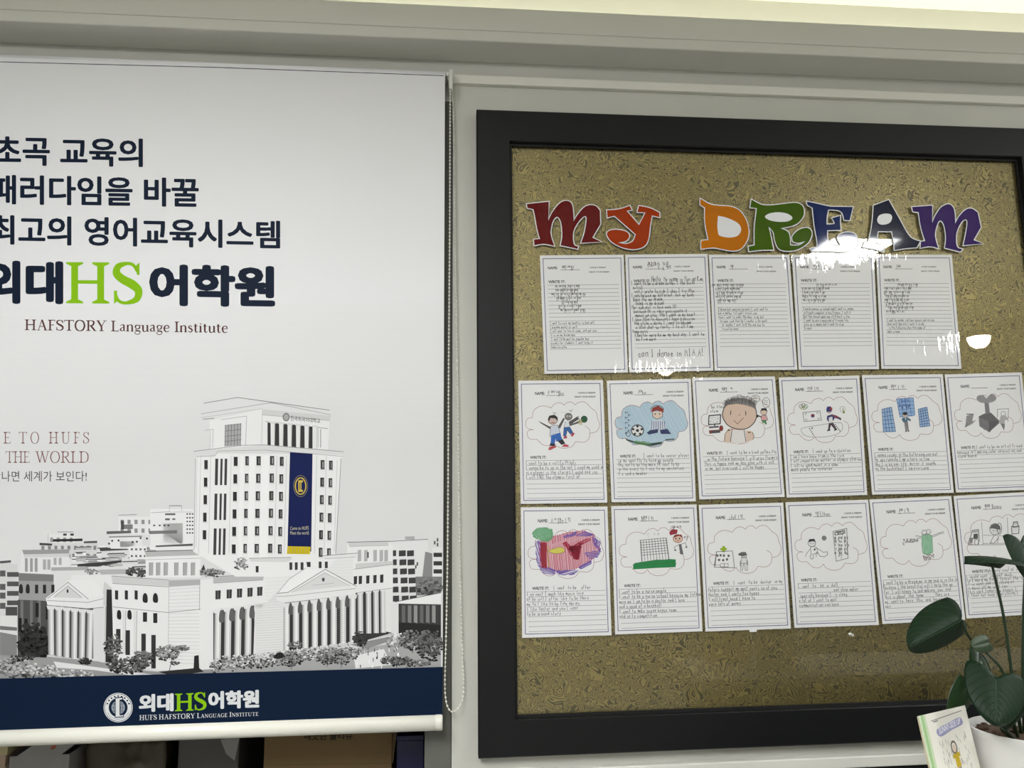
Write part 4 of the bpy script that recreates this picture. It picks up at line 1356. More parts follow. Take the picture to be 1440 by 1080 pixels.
c = 1
LET = [
    ('M', (730, 270, .13889), [(78, 122, c), (300, 98, c), (296, 290, c), (340, 200), (410, 115), (475, 88), (525, 110), (545, 170), (553, 295, c), (600, 220), (660, 155), (720, 132), (780, 145),
      (818, 190, c), (822, 325, c), (742, 462, c), (835, 505, c), (628, 515, c), (665, 400), (683, 270), (660, 245), (610, 290), (560, 370), (545, 440), (555, 530), (598, 552, c), (592, 575, c), (420, 540, c),
      (437, 450), (430, 330), (405, 265), (375, 255), (340, 300), (320, 390), (325, 450), (355, 545, c), (250, 525), (155, 540, c), (150, 482, c), (212, 475, c), (185, 380), (160, 240), (145, 175, c), (85, 160, c)],
     None, rgb(112, 22, 26), 'dark red glossy cut-out letter M that starts MY on the gold board'),
    ('Y', (730, 270, .13889), [(890, 185, c), (1010, 175), (1120, 140, c), (1140, 182, c), (1088, 190, c), (1215, 335, c), (1280, 208, c), (1198, 203, c), (1215, 140, c), (1330, 165), (1420, 210, c), (1420, 255, c),
      (1345, 237, c), (1325, 350), (1310, 470), (1270, 545), (1180, 578), (1060, 565), (940, 505), (890, 430), (920, 390), (1000, 382), (1090, 405), (1115, 450), (1080, 495), (1000, 512, c), (1080, 525), (1150, 500),
      (1182, 430, c), (965, 240, c), (895, 258, c)], None, rgb(178, 58, 14), 'orange-red cut-out letter Y right of the dark red M'),
    ('D', (970, 265, .125), [(118, 115, c), (230, 178), (340, 195), (460, 205), (560, 250), (630, 350), (662, 480), (640, 590), (570, 680), (480, 700), (350, 680), (260, 665), (130, 680, c), (130, 600), (160, 585), (210, 582, c),
      (180, 430), (170, 330), (172, 215, c), (118, 185, c)], [(318, 308, c), (420, 330), (540, 390), (578, 460), (540, 530), (450, 553), (360, 540), (322, 520, c), (310, 420)], rgb(214, 124, 8), 'orange cut-out letter D that starts DREAM'),
    ('R', (970, 265, .125), [(695, 125, c), (800, 180), (900, 190), (1050, 175), (1190, 162), (1265, 195), (1285, 270), (1260, 340), (1180, 410), (1020, 448, c), (1100, 485), (1125, 550), (1128, 640, c), (1230, 638), (1300, 592, c),
      (1220, 612), (1162, 598, c), (1155, 540), (1220, 470), (1310, 443), (1362, 470), (1370, 530), (1320, 620), (1200, 690), (1080, 702), (1000, 675), (960, 590), (940, 490), (885, 430, c), (915, 560), (940, 690, c), (800, 692),
      (668, 708, c), (662, 655, c), (730, 640, c), (730, 450), (755, 222, c), (680, 212, c)], [(845, 318), (900, 280), (1000, 268), (1100, 285), (1155, 330), (1110, 368), (1010, 376), (900, 358)], rgb(70, 104, 8),
     'green cut-out letter R with a curled tail'),
    ('E', (1120, 265, .09722), [(150, 190, c), (300, 220), (480, 260), (650, 265), (815, 268, c), (770, 460, c), (690, 455, c), (665, 360), (600, 315), (460, 305, c), (440, 400), (435, 520, c), (535, 515), (550, 490), (515, 430, c), (635, 395, c),
      (630, 480), (640, 600, c), (445, 605, c), (448, 720), (500, 810), (600, 835), (640, 815, c), (592, 720), (640, 660), (730, 635), (830, 650), (880, 720), (870, 830), (780, 900), (640, 915), (480, 905), (220, 905, c), (200, 870, c), (300, 850, c), (300, 760), (265, 560),
      (245, 400), (235, 280, c), (160, 240, c)], None, rgb(24, 44, 104), 'navy blue cut-out letter E with a rounded lower curl'),
    ('A', (1210, 270, .13194), [(140, 145, c), (300, 85, c), (400, 260), (500, 440), (560, 500), (635, 525, c), (600, 590, c), (480, 600), (365, 618, c), (350, 500), (335, 420, c), (185, 418, c), (165, 555, c), (250, 570, c), (248, 635, c), (140, 605),
      (25, 585, c), (45, 535, c), (80, 540, c), (110, 430), (130, 300)], [(178, 300), (200, 250), (260, 230), (320, 238), (338, 275), (315, 325), (255, 348), (200, 340)], rgb(36, 40, 66), 'dark slate cut-out letter A with an oval hole'),
    ('M', (1210, 270, .13194), [(550, 160, c), (765, 145, c), (765, 330, c), (800, 250), (860, 165), (935, 130), (985, 160), (1005, 230), (1010, 335, c), (1060, 250), (1130, 185), (1190, 178), (1250, 220, c), (1283, 375, c), (1205, 512, c), (1305, 550, c),
      (1098, 568, c), (1125, 440), (1140, 320), (1115, 293), (1070, 330), (1025, 430), (1020, 530), (1035, 590), (1085, 610, c), (1065, 635, c), (900, 595, c), (912, 480), (890, 350), (850, 305), (820, 340), (795, 440), (805, 520), (830, 598, c), (740, 580),
      (640, 595, c), (645, 530, c), (690, 522, c), (660, 430), (635, 320), (620, 215, c), (560, 208, c)], None, rgb(66, 40, 112), 'purple cut-out letter M that ends DREAM'),
]
YL = YG - 0.0022
for ch_, (ox, oy, s_), out_, hole_, col_, lab_ in LET:
    P = [(ox + x * s_, oy + y * s_) for x, y in smooth_path(out_, 6, True)]
    base = at(sum(p[0] for p in P) / len(P), sum(p[1] for p in P) / len(P), YL)
    t = thing('cutout_letter', lab_, 'letter', base, 'cut-out letters of the board title')
    m = MB()
    m.slab([at(x, y, YL + .0001) for x, y in P], [at(x, y, YG - .0004) for x, y in P])
    rim_strip(m, P, 2.6)
    m.build('card_back', M['letterwhite'], t)
    fm = mat('letter_ink', tuple(q * .72 for q in col_[:3]) + (1,), 0.06, spec=0.5)
    noisy(fm, 9, 0.15, 0.06, (1, 1, 3), 1.0)
    m = MB()
    m.poly([at(x, y, YL - .0002) for x, y in P])
    m.build('colour_face', fm, t)
    if hole_:
        H = [(ox + x * s_, oy + y * s_) for x, y in smooth_path(hole_, 6, True)]
        m = MB()
        m.poly([at(x, y, YL - .0004) for x, y in H])
        m.build('white_counter', M['letterwhite'], t, label='white centre of the letter')

# ------------------------------------------------------------------ laminated sheets
YP = YG - 0.0012
BLUE, INK, PEN, CLOUD = rgb(70, 74, 122), rgb(52, 52, 54), rgb(70, 70, 74), rgb(150, 96, 92)
Q = {
    1: ((759.2, 359.2), (877, 358.2), (883, 523.8), (765.7, 525.8)), 2: ((879.2, 358.2), (995, 357), (1003.2, 521.2), (885, 523.8)),
    3: ((996.8, 358.2), (1110.1, 358.2), (1121.2, 520), (1005, 521.2)), 4: ((1113.6, 358.2), (1228.9, 358.2), (1236.3, 519.1), (1123.3, 520)),
    5: ((1232, 358.2), (1338.4, 358.2), (1352.1, 518.6), (1239.4, 518.6)),
    6: ((728.7, 535.3), (847.8, 534.4), (854, 706.9), (732.3, 708.7)), 7: ((853.3, 535.3), (971.5, 532.6), (978.6, 705), (860, 706.3)),
    8: ((973.2, 531.2), (1089.6, 529.4), (1103.5, 698.8), (983.5, 702.4)), 9: ((1095, 530.8), (1208.3, 528.1), (1219.5, 696), (1106.3, 699.7)),
    10: ((1212, 527.6), (1325.8, 526.2), (1341.3, 693), (1226.4, 695.6)), 11: ((1328.4, 526.7), (1436.7, 523.7), (1453, 688.5), (1344.3, 692.6)),
    12: ((732.3, 713.5), (854.2, 712.3), (860, 893.3), (734.2, 897)), 13: ((859.4, 711.7), (979.5, 709.4), (987.8, 887.8), (865, 892.2)),
    14: ((982.6, 710), (1101.4, 706.9), (1112.3, 883.8), (992, 888.1)), 15: ((1104.5, 706.3), (1221, 702.7), (1235.8, 878.8), (1117, 882.9)),
    16: ((1222.5, 702.5), (1337.5, 697.5), (1357.5, 871.5), (1241, 877.6)), 17: ((1340.8, 697.5), (1462, 691), (1482, 862), (1359, 869.8)),
}
LAB = {
    1: 'lined writing sheet without a picture, leftmost in the top row under MY',
    2: 'writing sheet with large bold pencil writing under the letter Y, in the top row',
    3: 'lined writing sheet in the middle of the top row under the letters D and R',
    4: 'lined writing sheet under the letter E with a streaky glare across its top',
    5: 'lined writing sheet at the right end of the top row',
    6: 'sheet with a drawing of two children in blue shorts hitting a green ball',
    7: 'sheet with a light blue cloud holding a black ball and a red-topped figure',
    8: 'sheet with a big drawn boy face with shaggy grey hair beside a screen',
    9: 'sheet with a drawn flag with a round centre and a striding figure in a cap',
    10: 'sheet with three blue gridded windows and a small standing figure',
    11: 'sheet with a dark grey pencil cube on a column-like pedestal shape',
    12: 'sheet with a cloud scribbled red and purple and a green treetop',
    13: 'sheet with a gridded building on a bright green strip and a red-haired child',
    14: 'sheet with a small hospital with a green cross and a hatted figure',
    15: 'sheet with a seated drawn child, a ball and a tall leaning shop sign',
    16: 'sheet with a figure in a long pale green robe with outstretched arms',
    17: 'sheet with a three-panel pencil drawing partly hidden behind the plant',
}
# cloud outline, traced once in sheet coordinates (u right, v down)
_cl = [(275, 385, 1), (280, 330), (320, 292), (370, 284), (420, 300, 1), (445, 265), (490, 252), (525, 272, 1), (545, 248), (580, 243), (612, 266, 1), (640, 243), (690, 240), (745, 290, 1), (785, 320), (802, 375, 1),
       (822, 430), (805, 485), (750, 506, 1), (745, 550), (710, 582), (640, 580, 1), (610, 625), (545, 640), (490, 622), (465, 590, 1), (430, 620), (380, 615), (328, 570, 1), (270, 568), (245, 525), (258, 495), (295, 490, 1), (240, 475), (226, 430), (240, 395)]
CLOUD_UV = [((x - 135 - (y - 75) * .104) / 690, (y - 75 + (x - 135) * .043) / 1055) for x, y in smooth_path(_cl, 5, True)]
CURL_UV = [((x - 135 - (y - 75) * .104) / 690, (y - 75 + (x - 135) * .043) / 1055) for x, y in smooth_path([(750, 506), (742, 470), (705, 445)], 5)]


def sheet(n):
    tl, tr, br, bl = Q[n]

    def uv(u, v):
        a, b = lerp(tl, tr, u), lerp(bl, br, u)
        return lerp(a, b, v)

    def mp(x, y, lift=0.0):
        p = at(x, y, YP)
        p.y -= lift
        return p
    t = thing('laminated_sheet', LAB[n], 'paper', at(*uv(.5, 1), YP), 'laminated dream sheets on the board')
    m = MB()
    co = [tl, tr, br, bl]
    m.slab([at(*p, YP) for p in co], [at(*p, YP + .0003) for p in co])
    m.build('paper', M['paper'], t)
    pr = Ink(mp)                                    # printed form
    for e, w_ in (((.036, .028), .95),):
        u0, v0 = e
        pr.line([uv(u0, v0), uv(1 - u0, v0), uv(1 - u0, 1 - v0), uv(u0, 1 - v0)], w_, BLUE, True)

    def txt(s, u0, u1, v0, v1, b=.03):
        a, b_, c_, d = uv(u0, v0), uv(u1, v0), uv(u1, v1), uv(u0, v1)
        pr.glyphs(s, ((a[0], a[1], d[1]), (b_[0], b_[1], c_[1])), INK, b, 2)
    if n <= 5:
        txt('NAME:', .09, .205, .095, .118); pr.line([uv(.24, .124), uv(.47, .124)], .55, INK)
        txt('I HAVE A DREAM', .59, .78, .100, .112); txt('DRAW YOUR DREAM', .58, .82, .138, .150)
        txt('WRITE IT:', .09, .29, .212, .236)
        lines = [.252 + .0338 * k for k in range(17)]
        ul, ur = .08, .93
    else:
        txt('NAME:', .195, .31, .092, .118); pr.line([uv(.325, .122), uv(.54, .122)], .6, INK)
        txt('I HAVE A DREAM', .70, .905, .096, .110); txt('DRAW YOUR DREAM', .66, .905, .128, .142)
        txt('WRITE IT:', .12, .31, .612, .636)
        lines = [.650, .688, .726, .764, .802, .840, .878, .916, .954]
        ul, ur = .075, .95
        pr.line([uv(*p) for p in CLOUD_UV], .55, CLOUD, True)
        pr.line([uv(*p) for p in CURL_UV], .55, CLOUD)
    for v in lines:
        pr.line([uv(ul, v), uv(ur, v)], .5, rgb(120, 120, 124))
    pr.build('printed_form', M['ink'], t)
    return t, uv, mp, lines


def film(t, n):
    tl, tr, br, bl = Q[n]
    cx, cy = (tl[0] + br[0]) / 2, (tl[1] + br[1]) / 2
    m = MB()
    m.poly([at(cx + (p[0] - cx) * 1.018, cy + (p[1] - cy) * 1.014, YP - .0035) for p in Q[n]])
    m.build('laminate_film', M['film'], t)


TXT = {
    1: [(0, .17, '## ## ### ### ## ###'), (1, .17, '### #### ## ## ###'), (2, .12, '### ## ## ## ## ## ### ## ##'), (3, .18, '## #### # ### ## ###'), (4, .24, '## ### ## ###'), (5, .2, '### ## # #### # ###'),
        (6, .22, '## ## #### #### ####'), (9, .09, 'I want to visit my country so bad well,'), (10, .09, 'I become money at work'), (11, .09, 'I will want to life at come, and get you'), (12, .09, 'it is on my dream dear'),
        (13, .1, 'I want to be most be popular boy'), (14, .09, 'a pinky for students I want to be it'), (15, .09, 'tomorrow plan')],
    3: [(0, .02, '### ########## ### ## ####'), (1, .06, '# ### # ### ########'), (2, .06, '## # ### ## ##### ## ##'), (3, .06, '## ## ## ##### ### ##'), (4, .08, '### ### ### ###'), (6, .08, '# dream but amazing seventy I just want to'),
        (7, .08, 'but a mother till and I travel you'), (8, .08, 'town I want to under the door is my but'), (9, .1, 'to your said that be I wonder is he good'), (10, .12, 'or sunday I want to B the one due to'), (11, .12, 'travel by boat')],
    4: [(0, .28, '## ### ## ## # ##'), (1, .1, '# ## ### ## # ## ## ###'), (2, .1, '# ### # ## ### # ##'), (3, .1, '### # ## ### ## # ##'), (4, .1, '### ## # ## ## # ##'), (6, .1, 'W am dreaming in school and I want to wonder'),
        (7, .1, 'in French computer a new France. I will it'), (8, .1, 'But the school open way still best is fun'), (9, .1, 'I want to use a musician of French life'), (10, .1, 'also we is money but I want to stop'), (11, .1, 'friend')],
    5: [(0, .26, '## ### ## ### # ##'), (1, .08, '# ## # ### ### # ## # ###'), (2, .08, '### ### ## # ## ## # ##'), (3, .1, '### ## ### ## ### ##'), (4, .08, '### # ## # ## ### # ##'), (5, .1, '# ## ## # ## # ## ### ##'), (6, .12, '# ## ### ## ## ### # ##'),
        (7, .1, '## # ### ## # ##'), (9, .1, 'I want to wonder cartoon spaces and an use'), (10, .1, 'when want day are I want it study'), (11, .12, 'is the following show the name of'), (12, .1, 'make a name')],
    6: [(1, .07, 'I want to be a VOLLEY PLAYER'), (2, .07, 'I wanna be to an in the not I used me used me'), (3, .07, 'is a player is the stories I good and joy'), (4, .07, 'I will TAKE the olympic first of')],
    7: [(-.1, .4, 'I want to be soccer player'), (.7, .1, 'so my goal fly to have my people'), (1.6, .1, 'the win to go the more PE want to be'), (2.5, .1, 'in the every to I was to my am chelsea'), (3.5, .1, 'F C and a member')],
    8: [(-.1, .36, 'I want to be a kind yellow flower,'), (1, .12, 'in the future because I will grow flowers'), (2, .09, 'this is happy and my day plan with it will'), (3, .09, 'in me, but everyone I will be Happy')],
    9: [(-.1, .36, 'I want go to a skeleton'), (.8, .08, 'I am I have been from is the rice'), (1.7, .08, 'I will cooperation matter in Olympic station'), (2.7, .08, 'I will so good medal in a game'), (3.6, .08, 'much people for skeleton')],
    10: [(1, .07, 'I wanna ready in the bathroom can out'), (2, .07, 'We was running I me a hero in Tom'), (3, .07, 'Why I is be our life, mirror it sounds'), (4, .07, 'as the basketball I am everyone')],
    11: [(-.1, .32, 'I want to be an artist friend'), (.8, .07, 'because ART making color interesting and'), (1.6, .07, 'scene board')],
    12: [(-.1, .36, 'I  want  to be   offer'), (.9, .06, 'I go want I much like music love'), (1.9, .06, 'at by will I after like to be there'), (2.9, .06, 'my to I like to be fine movies'), (3.9, .06, 'I like Master and you I want'), (4.9, .06, 'to be around story')],
    13: [(1, .06, 'I want to be a nurse people'), (2, .06, 'I want to be a nurse school because my father'), (3, .06, 'main me I am to be a doctor and I love'), (4, .06, 'and a good at a baseball'), (5, .06, 'I want to make scene happy come'), (6, .06, 'and so to competition')],
    14: [(-.1, .36, 'I  want  to be  doctor  in my'), (1, .06, 'future support my most wants so at you'), (2, .06, 'doctor and I wants too happy'), (3, .06, 'I will treat head I have to'), (4, .06, 'earn lots of money')],
    15: [(1, .08, 'I  want  to   be  a  doll'), (2, .5, 'and shop maker'), (3, .1, 'specials because I  is sleep'), (4, .08, 'a lot of I want to mail'), (5, .08, 'communication can have')],
    16: [(1, .06, 'I want to be a Dream me in me and is in the home'), (2, .06, 'Because I the beautiful will I help the my'), (3, .06, 'for  I will happy to and making  you  and'), (4, .06, 'This is about  the  home         they are'), (5, .06, 'my  want to  here  this  and  house'), (6, .06, 'now')],
    17: [(-.1, .30, 'Oh many cool of world'), (.8, .05, 'I would want  is want much'), (1.6, .05, 'to I more my first travel the is'), (2.4, .05, 'it is want and is fishing at'), (3.2, .05, 'is many all my want cow'), (4.0, .05, 'this work tomorrow always I'), (4.8, .05, 'I then not away Everything I')],
}
NAMES = {1: '### ####', 2: '', 3: '##', 4: '## #', 5: '###', 6: '# ## ##ny', 7: '(##hn', 8: '### (#', 9: '### 191', 10: '### 1 91', 11: '', 12: 'A # ##y 191', 13: '### 191', 14: 'JACK 191', 15: '## Ethan', 16: '## 191', 17: '### Benny'}


def cx_(ox, oy, s):
    return lambda *p: (ox + p[0] * s, oy + p[1] * s)


def person(ink, f, x, y, h, shirt, pants, hair, shoe=None, skin=None, w=.7):
    """small pencil figure: feet at (x,y), height h (crop units)"""
    r = h * .15
    if skin: ink.oval(*f(x, y - h + r), r * f_s(f), r * f_s(f), skin)
    ink.oval(*f(x, y - h + r), r * f_s(f), r * f_s(f), INK, w)
    ink.fill([f(x - r, y - h + r * .9), f(x - r * .7, y - h), f(x + r * .7, y - h - r * .1), f(x + r, y - h + r * .9)], hair)
    for s in (-1, 1): ink.oval(*f(x + s * r * .4, y - h + r * 1.1), .5, .5, INK, n=6)
    ink.line([f(x - r * .4, y - h + r * 1.5), f(x + r * .4, y - h + r * 1.5)], .5, INK)
    tb, tt = y - h * .38, y - h * .70
    if shirt: ink.fill([f(x - r, tt), f(x + r, tt), f(x + r * 1.1, tb), f(x - r * 1.1, tb)], shirt)
    ink.line([f(x - r, tt), f(x + r, tt), f(x + r * 1.1, tb), f(x - r * 1.1, tb)], w * .8, INK, True)
    for s in (-1, 1):
        leg = [f(x + s * r * .1, tb), f(x + s * r * 1.1, tb), f(x + s * r * 1.3, y), f(x + s * r * .5, y)]
        if pants: ink.fill(leg, pants)
        ink.line(leg, w * .7, INK, True)
        if shoe: ink.oval(*f(x + s * r * 1.2, y), r * .75 * f_s(f), r * .3 * f_s(f), shoe)


def f_s(f): return f(1, 0)[0] - f(0, 0)[0]


def draw(n, ink):
    A, B_, C_, D_, E_, Ff = (cx_(720, 520, .18056), cx_(960, 520, .18056), cx_(1200, 510, .17595), cx_(720, 700, .18056), cx_(970, 700, .18056), cx_(1200, 690, .16667))
    BK, GY = rgb(40, 40, 42), rgb(110, 110, 112)
    L = ink.line
    if n == 6:
        f = A
        GR = rgb(78, 76, 74)
        ink.fill([f(205, 398), f(300, 445), f(296, 462), f(222, 415)], GR); ink.fill([f(360, 440), f(400, 375), f(412, 380), f(372, 462)], GR)
        ink.fill([f(300, 440), f(355, 430), f(378, 500), f(295, 520)], rgb(206, 210, 218)); L([f(300, 440), f(355, 430), f(378, 500), f(295, 520)], .6, BK, True)
        for k in range(4): L([f(302, 455 + k * 15), f(368, 448 + k * 15)], .4, rgb(130, 150, 200))
        ink.fill([f(305, 510), f(375, 490), f(392, 545), f(345, 560), f(340, 535), f(332, 580), f(300, 575)], rgb(44, 98, 176))
        ink.fill([f(298, 572), f(338, 578), f(330, 595), f(292, 592)], BK); ink.fill([f(355, 555), f(395, 540), f(415, 575), f(385, 585)], BK)
        ink.fill([f(282, 625), f(290, 600), f(340, 590), f(346, 602), f(300, 625)], rgb(176, 72, 78)); ink.fill([f(385, 600), f(410, 578), f(442, 588), f(440, 600)], rgb(186, 60, 76))
        ink.oval(*f(318, 390), 6.6, 6.4, rgb(196, 170, 158)); ink.fill([f(280, 385), f(290, 358), f(330, 350), f(355, 370), f(352, 395), f(335, 378), f(300, 375), f(290, 400)], BK)
        for x in (308, 338): ink.oval(*f(x, 395), 1.4, 1.5, rgb(225)); ink.oval(*f(x, 395), .7, .8, BK)
        L([f(305, 412), f(335, 412)], .8, rgb(150, 60, 60)); ink.oval(*f(318, 390), 6.7, 6.5, BK, .6)
        L([f(318, 330), f(328, 345), f(335, 330)], .5, BK); L([f(340, 335), f(345, 350)], .5, BK)
        ink.oval(*f(440, 365), 5.2, 5.0, rgb(120, 116, 112)); ink.oval(*f(440, 365), 5.2, 5.0, BK, .6)
        for x in (430, 452): ink.oval(*f(x, 362), 1.2, 1.2, rgb(220)); ink.oval(*f(x, 362), .6, .6, BK)
        ink.fill([f(440, 410), f(510, 365), f(520, 385), f(450, 430)], GR); ink.fill([f(445, 425), f(530, 400), f(525, 415), f(450, 438)], rgb(96, 92, 90))
        L([f(440, 410), f(515, 362), f(525, 395), f(445, 440)], .6, BK)
        ink.fill([f(415, 400), f(440, 395), f(450, 445), f(410, 450)], rgb(210, 214, 220)); L([f(415, 400), f(405, 455), f(450, 445)], .5, BK)
        ink.fill([f(405, 450), f(450, 445), f(475, 490), f(455, 502), f(430, 470), f(420, 520), f(400, 515)], rgb(48, 96, 160)); L([f(405, 450), f(450, 445), f(475, 490), f(455, 502), f(430, 470), f(420, 520), f(400, 515)], .6, BK, True)
        ink.fill([f(398, 535), f(410, 515), f(430, 520), f(425, 535)], rgb(170, 60, 70)); ink.fill([f(455, 510), f(475, 490), f(490, 495), f(470, 522)], rgb(176, 60, 72))
        ink.oval(*f(562, 385), 4.4, 4.6, rgb(34, 84, 54)); ink.oval(*f(562, 385), 4.4, 4.6, BK, .6)
        ink.scribble([f(515, 400), f(545, 385), f(545, 425), f(525, 430)], rgb(150, 140, 50), .7, 1.2, 30, 3)
        L([f(380, 335), f(395, 328), f(410, 335), f(425, 325)], .4, rgb(190)); L([f(445, 310), f(455, 325), f(470, 308), f(462, 330)], .5, BK)
    elif n == 7:
        f = A
        ink.fill([uvp for uvp in [Q7(u, v) for u, v in CLOUD_UV]], rgb(188, 204, 212))
        cl = [Q7(u, v) for u, v in CLOUD_UV]
        ink.scribble(cl, rgb(152, 184, 206), .9, 2.0, 60, 4)
        ink.line(cl, .6, CLOUD, True)
        ink.fill([f(880, 535), f(960, 560), f(1060, 575), f(1170, 560), f(1165, 578), f(1080, 595), f(980, 580), f(895, 552)], rgb(46, 62, 52))
        L([f(1195, 545), f(1265, 540)], 1.6, rgb(60, 70, 62)); ink.scribble([f(950, 555), f(1080, 565), f(1080, 585), f(960, 575)], rgb(80, 130, 70), .8, 1.3, 80, 5)
        ink.oval(*f(977, 473), 8.6, 7.8, rgb(214)); ink.oval(*f(977, 473), 8.6, 7.8, BK, 1.3, n=24)
        ink.oval(*f(977, 473), 2.4, 2.3, BK, n=6)
        for k in range(5):
            q = R(k * 72 - 90)
            ink.oval(f(977, 473)[0] + 6.3 * math.cos(q), f(977, 473)[1] + 5.8 * math.sin(q), 2.0, 1.8, BK, n=5)
        ink.fill([f(1080, 330), f(1095, 295), f(1140, 280), f(1178, 305), f(1182, 335), f(1130, 318)], rgb(140, 50, 40)); ink.oval(*f(1130, 312), 9.2, 6.0, BK, .8, a0=180, a1=360)
        ink.fill([f(1095, 330), f(1170, 325), f(1172, 365), f(1130, 385), f(1095, 365)], rgb(216, 196, 178)); L([f(1095, 330), f(1095, 365), f(1130, 385), f(1172, 365), f(1170, 325)], .7, BK)
        for x in (1115, 1150): ink.oval(*f(x, 345), .9, 1.1, BK)
        ink.fill([f(1095, 395), f(1170, 390), f(1200, 430), f(1190, 480), f(1085, 480), f(1075, 430)], rgb(200, 206, 214))
        for k in range(7): L([f(1090 + k * 16, 400), f(1085 + k * 18, 470)], .8, rgb(40, 60, 120))
        ink.fill([f(1050, 490), f(1075, 470), f(1140, 462), f(1135, 490), f(1065, 505)], rgb(40, 50, 90)); ink.fill([f(1150, 470), f(1210, 460), f(1240, 500), f(1160, 500)], rgb(46, 56, 96))
        for k in range(9): L([f(880 + (k % 2) * 22, 330 + k * 20), f(905 + (k % 2) * 18, 334 + k * 20)], .8, rgb(64, 84, 110)); L([f(885 + (k % 2) * 22, 325 + k * 20), f(885 + (k % 2) * 22, 345 + k * 20)], .8, rgb(64, 84, 110))
        ink.oval(*f(905, 500), 3.0, 3.4, BK, .7)
    elif n == 8:
        f = B_
        SK = rgb(208, 184, 166)
        ink.blob([f(*p) for p in ((325, 560), (330, 500), (360, 460), (410, 455), (480, 470), (540, 480), (556, 520), (545, 545), (500, 560), (430, 578), (370, 570))], rgb(212, 190, 174))
        ink.fill([f(375, 470), f(490, 470), f(495, 555), f(430, 580), f(372, 560)], rgb(218, 216, 214)); L([f(385, 460), f(372, 560)], .9, BK); L([f(478, 470), f(492, 560)], .9, BK)
        L([f(325, 560), f(330, 500), f(360, 462)], .7, BK); L([f(545, 545), f(556, 520), f(540, 485)], .7, BK)
        face = [(310, 360), (325, 290), (345, 258), (440, 250), (545, 262), (572, 320), (572, 380), (540, 430), (490, 460), (420, 460), (350, 430)]
        ink.blob([f(*p) for p in face], SK); ink.curve([f(*p) for p in face], 1.2, BK, True)
        hair = [f(*p) for p in ((322, 300), (330, 250), (380, 225), (440, 218), (520, 235), (568, 262), (572, 310), (548, 288), (500, 272), (430, 262), (360, 270), (340, 282))]
        ink.fill(hair, rgb(150, 147, 145)); ink.scribble(hair, rgb(74, 72, 72), .7, 1.5, 80, 8); ink.scribble(hair, rgb(90, 88, 88), .5, 1.6, 25, 9)
        rh = random.Random(3)
        for k in range(26):
            x = 328 + k * 9.5
            y = 262 - 40 * math.sin(math.pi * k / 25)
            ink.curve([f(x - 8, y + 22), f(x - 10 + rh.uniform(-8, 8), y - 8), f(x + 4, y - 22 + rh.uniform(-8, 6)), f(x + 14, y - 2), f(x + 4, y + 12)], .45, rgb(80, 78, 78))
        L([f(376, 318), f(372, 352)], 1.1, BK); L([f(490, 322), f(492, 356)], 1.1, BK); L([f(445, 345), f(438, 360)], .8, rgb(120, 80, 60))
        L([f(398, 392), f(425, 422), f(474, 374)], .8, rgb(120, 70, 50))
        L([f(205, 358), f(295, 350), f(292, 420), f(202, 428)], 1.5, BK, True); ink.scribble([f(215, 370), f(285, 362), f(282, 410), f(215, 416)], rgb(120), .5, 3, 20, 9); L([f(248, 425), f(250, 440)], 1.6, BK)
        ink.fill([f(205, 442), f(280, 436), f(282, 450), f(205, 456)], rgb(90, 92, 96)); ink.fill([f(205, 472), f(290, 466), f(294, 490), f(208, 498)], rgb(110, 50, 44)); ink.fill([f(225, 480), f(290, 475), f(292, 490), f(230, 494)], rgb(60, 74, 80))
        ink.oval(*f(300, 456), 2.6, 3.8, rgb(140, 50, 44)); ink.oval(*f(300, 456), 2.6, 3.8, BK, .6)
        for a, b, s_ in ((225, 285, 'by flow'), (215, 318, 'stem')): write(ink, lambda u, v: f(u, v), a, b + 14, 26, s_, BK, .55, a, .62)
        for x, y, a, b in ((567, 225, 6, 5), (650, 255, 5.2, 7)):
            ink.oval(*f(x, y), a, b, BK, .6)
            for k in range(3): L([f(x - 18, y - 15 + k * 15), f(x - 4, y - 18 + k * 15), f(x + 12, y - 12 + k * 15)], .5, BK)
        ink.oval(*f(632, 325), 4.6, 4.2, rgb(212, 188, 172)); ink.fill([f(605, 322), f(615, 300), f(650, 298), f(660, 325), f(635, 315)], BK); ink.oval(*f(632, 327), 4.6, 4.4, BK, .6)
        ink.fill([f(612, 358), f(650, 352), f(662, 392), f(612, 396)], rgb(210, 160, 160)); L([f(612, 358), f(650, 352), f(662, 392), f(612, 396)], .6, BK, True)
        ink.fill([f(615, 398), f(650, 394), f(655, 425), f(640, 425), f(636, 408), f(625, 420)], rgb(70, 130, 84)); L([f(575, 352), f(612, 368)], 1.6, BK); ink.oval(*f(582, 362), 1.6, 1.8, BK)
        ink.line([f(350, 472), f(370, 470)], 1.4, BK); ink.line([f(508, 488), f(528, 488)], 1.4, BK)
    elif n == 9:
        f = B_
        for x, y, cl in ((922, 285, rgb(60, 70, 110)), (940, 278, rgb(50, 50, 54)), (960, 285, rgb(80, 130, 80)), (932, 296, rgb(160, 150, 70)), (950, 295, rgb(80, 130, 80))): ink.oval(*f(x, y), 2.6, 2.6, cl, .7)
        L([f(936, 333), f(1068, 320), f(1080, 392), f(945, 402)], .8, rgb(96, 96, 100), True); ink.oval(*f(1013, 358), 2.7, 2.6, rgb(110, 40, 60)); ink.oval(*f(1013, 362), 2.6, 1.6, rgb(50, 50, 110), n=12, a0=0, a1=180)
        for x, y in ((958, 345), (1050, 335), (962, 388), (1058, 380)):
            for k in range(3): L([f(x - 8, y - 5 + k * 5), f(x + 8, y - 6 + k * 5)], .4, rgb(110))
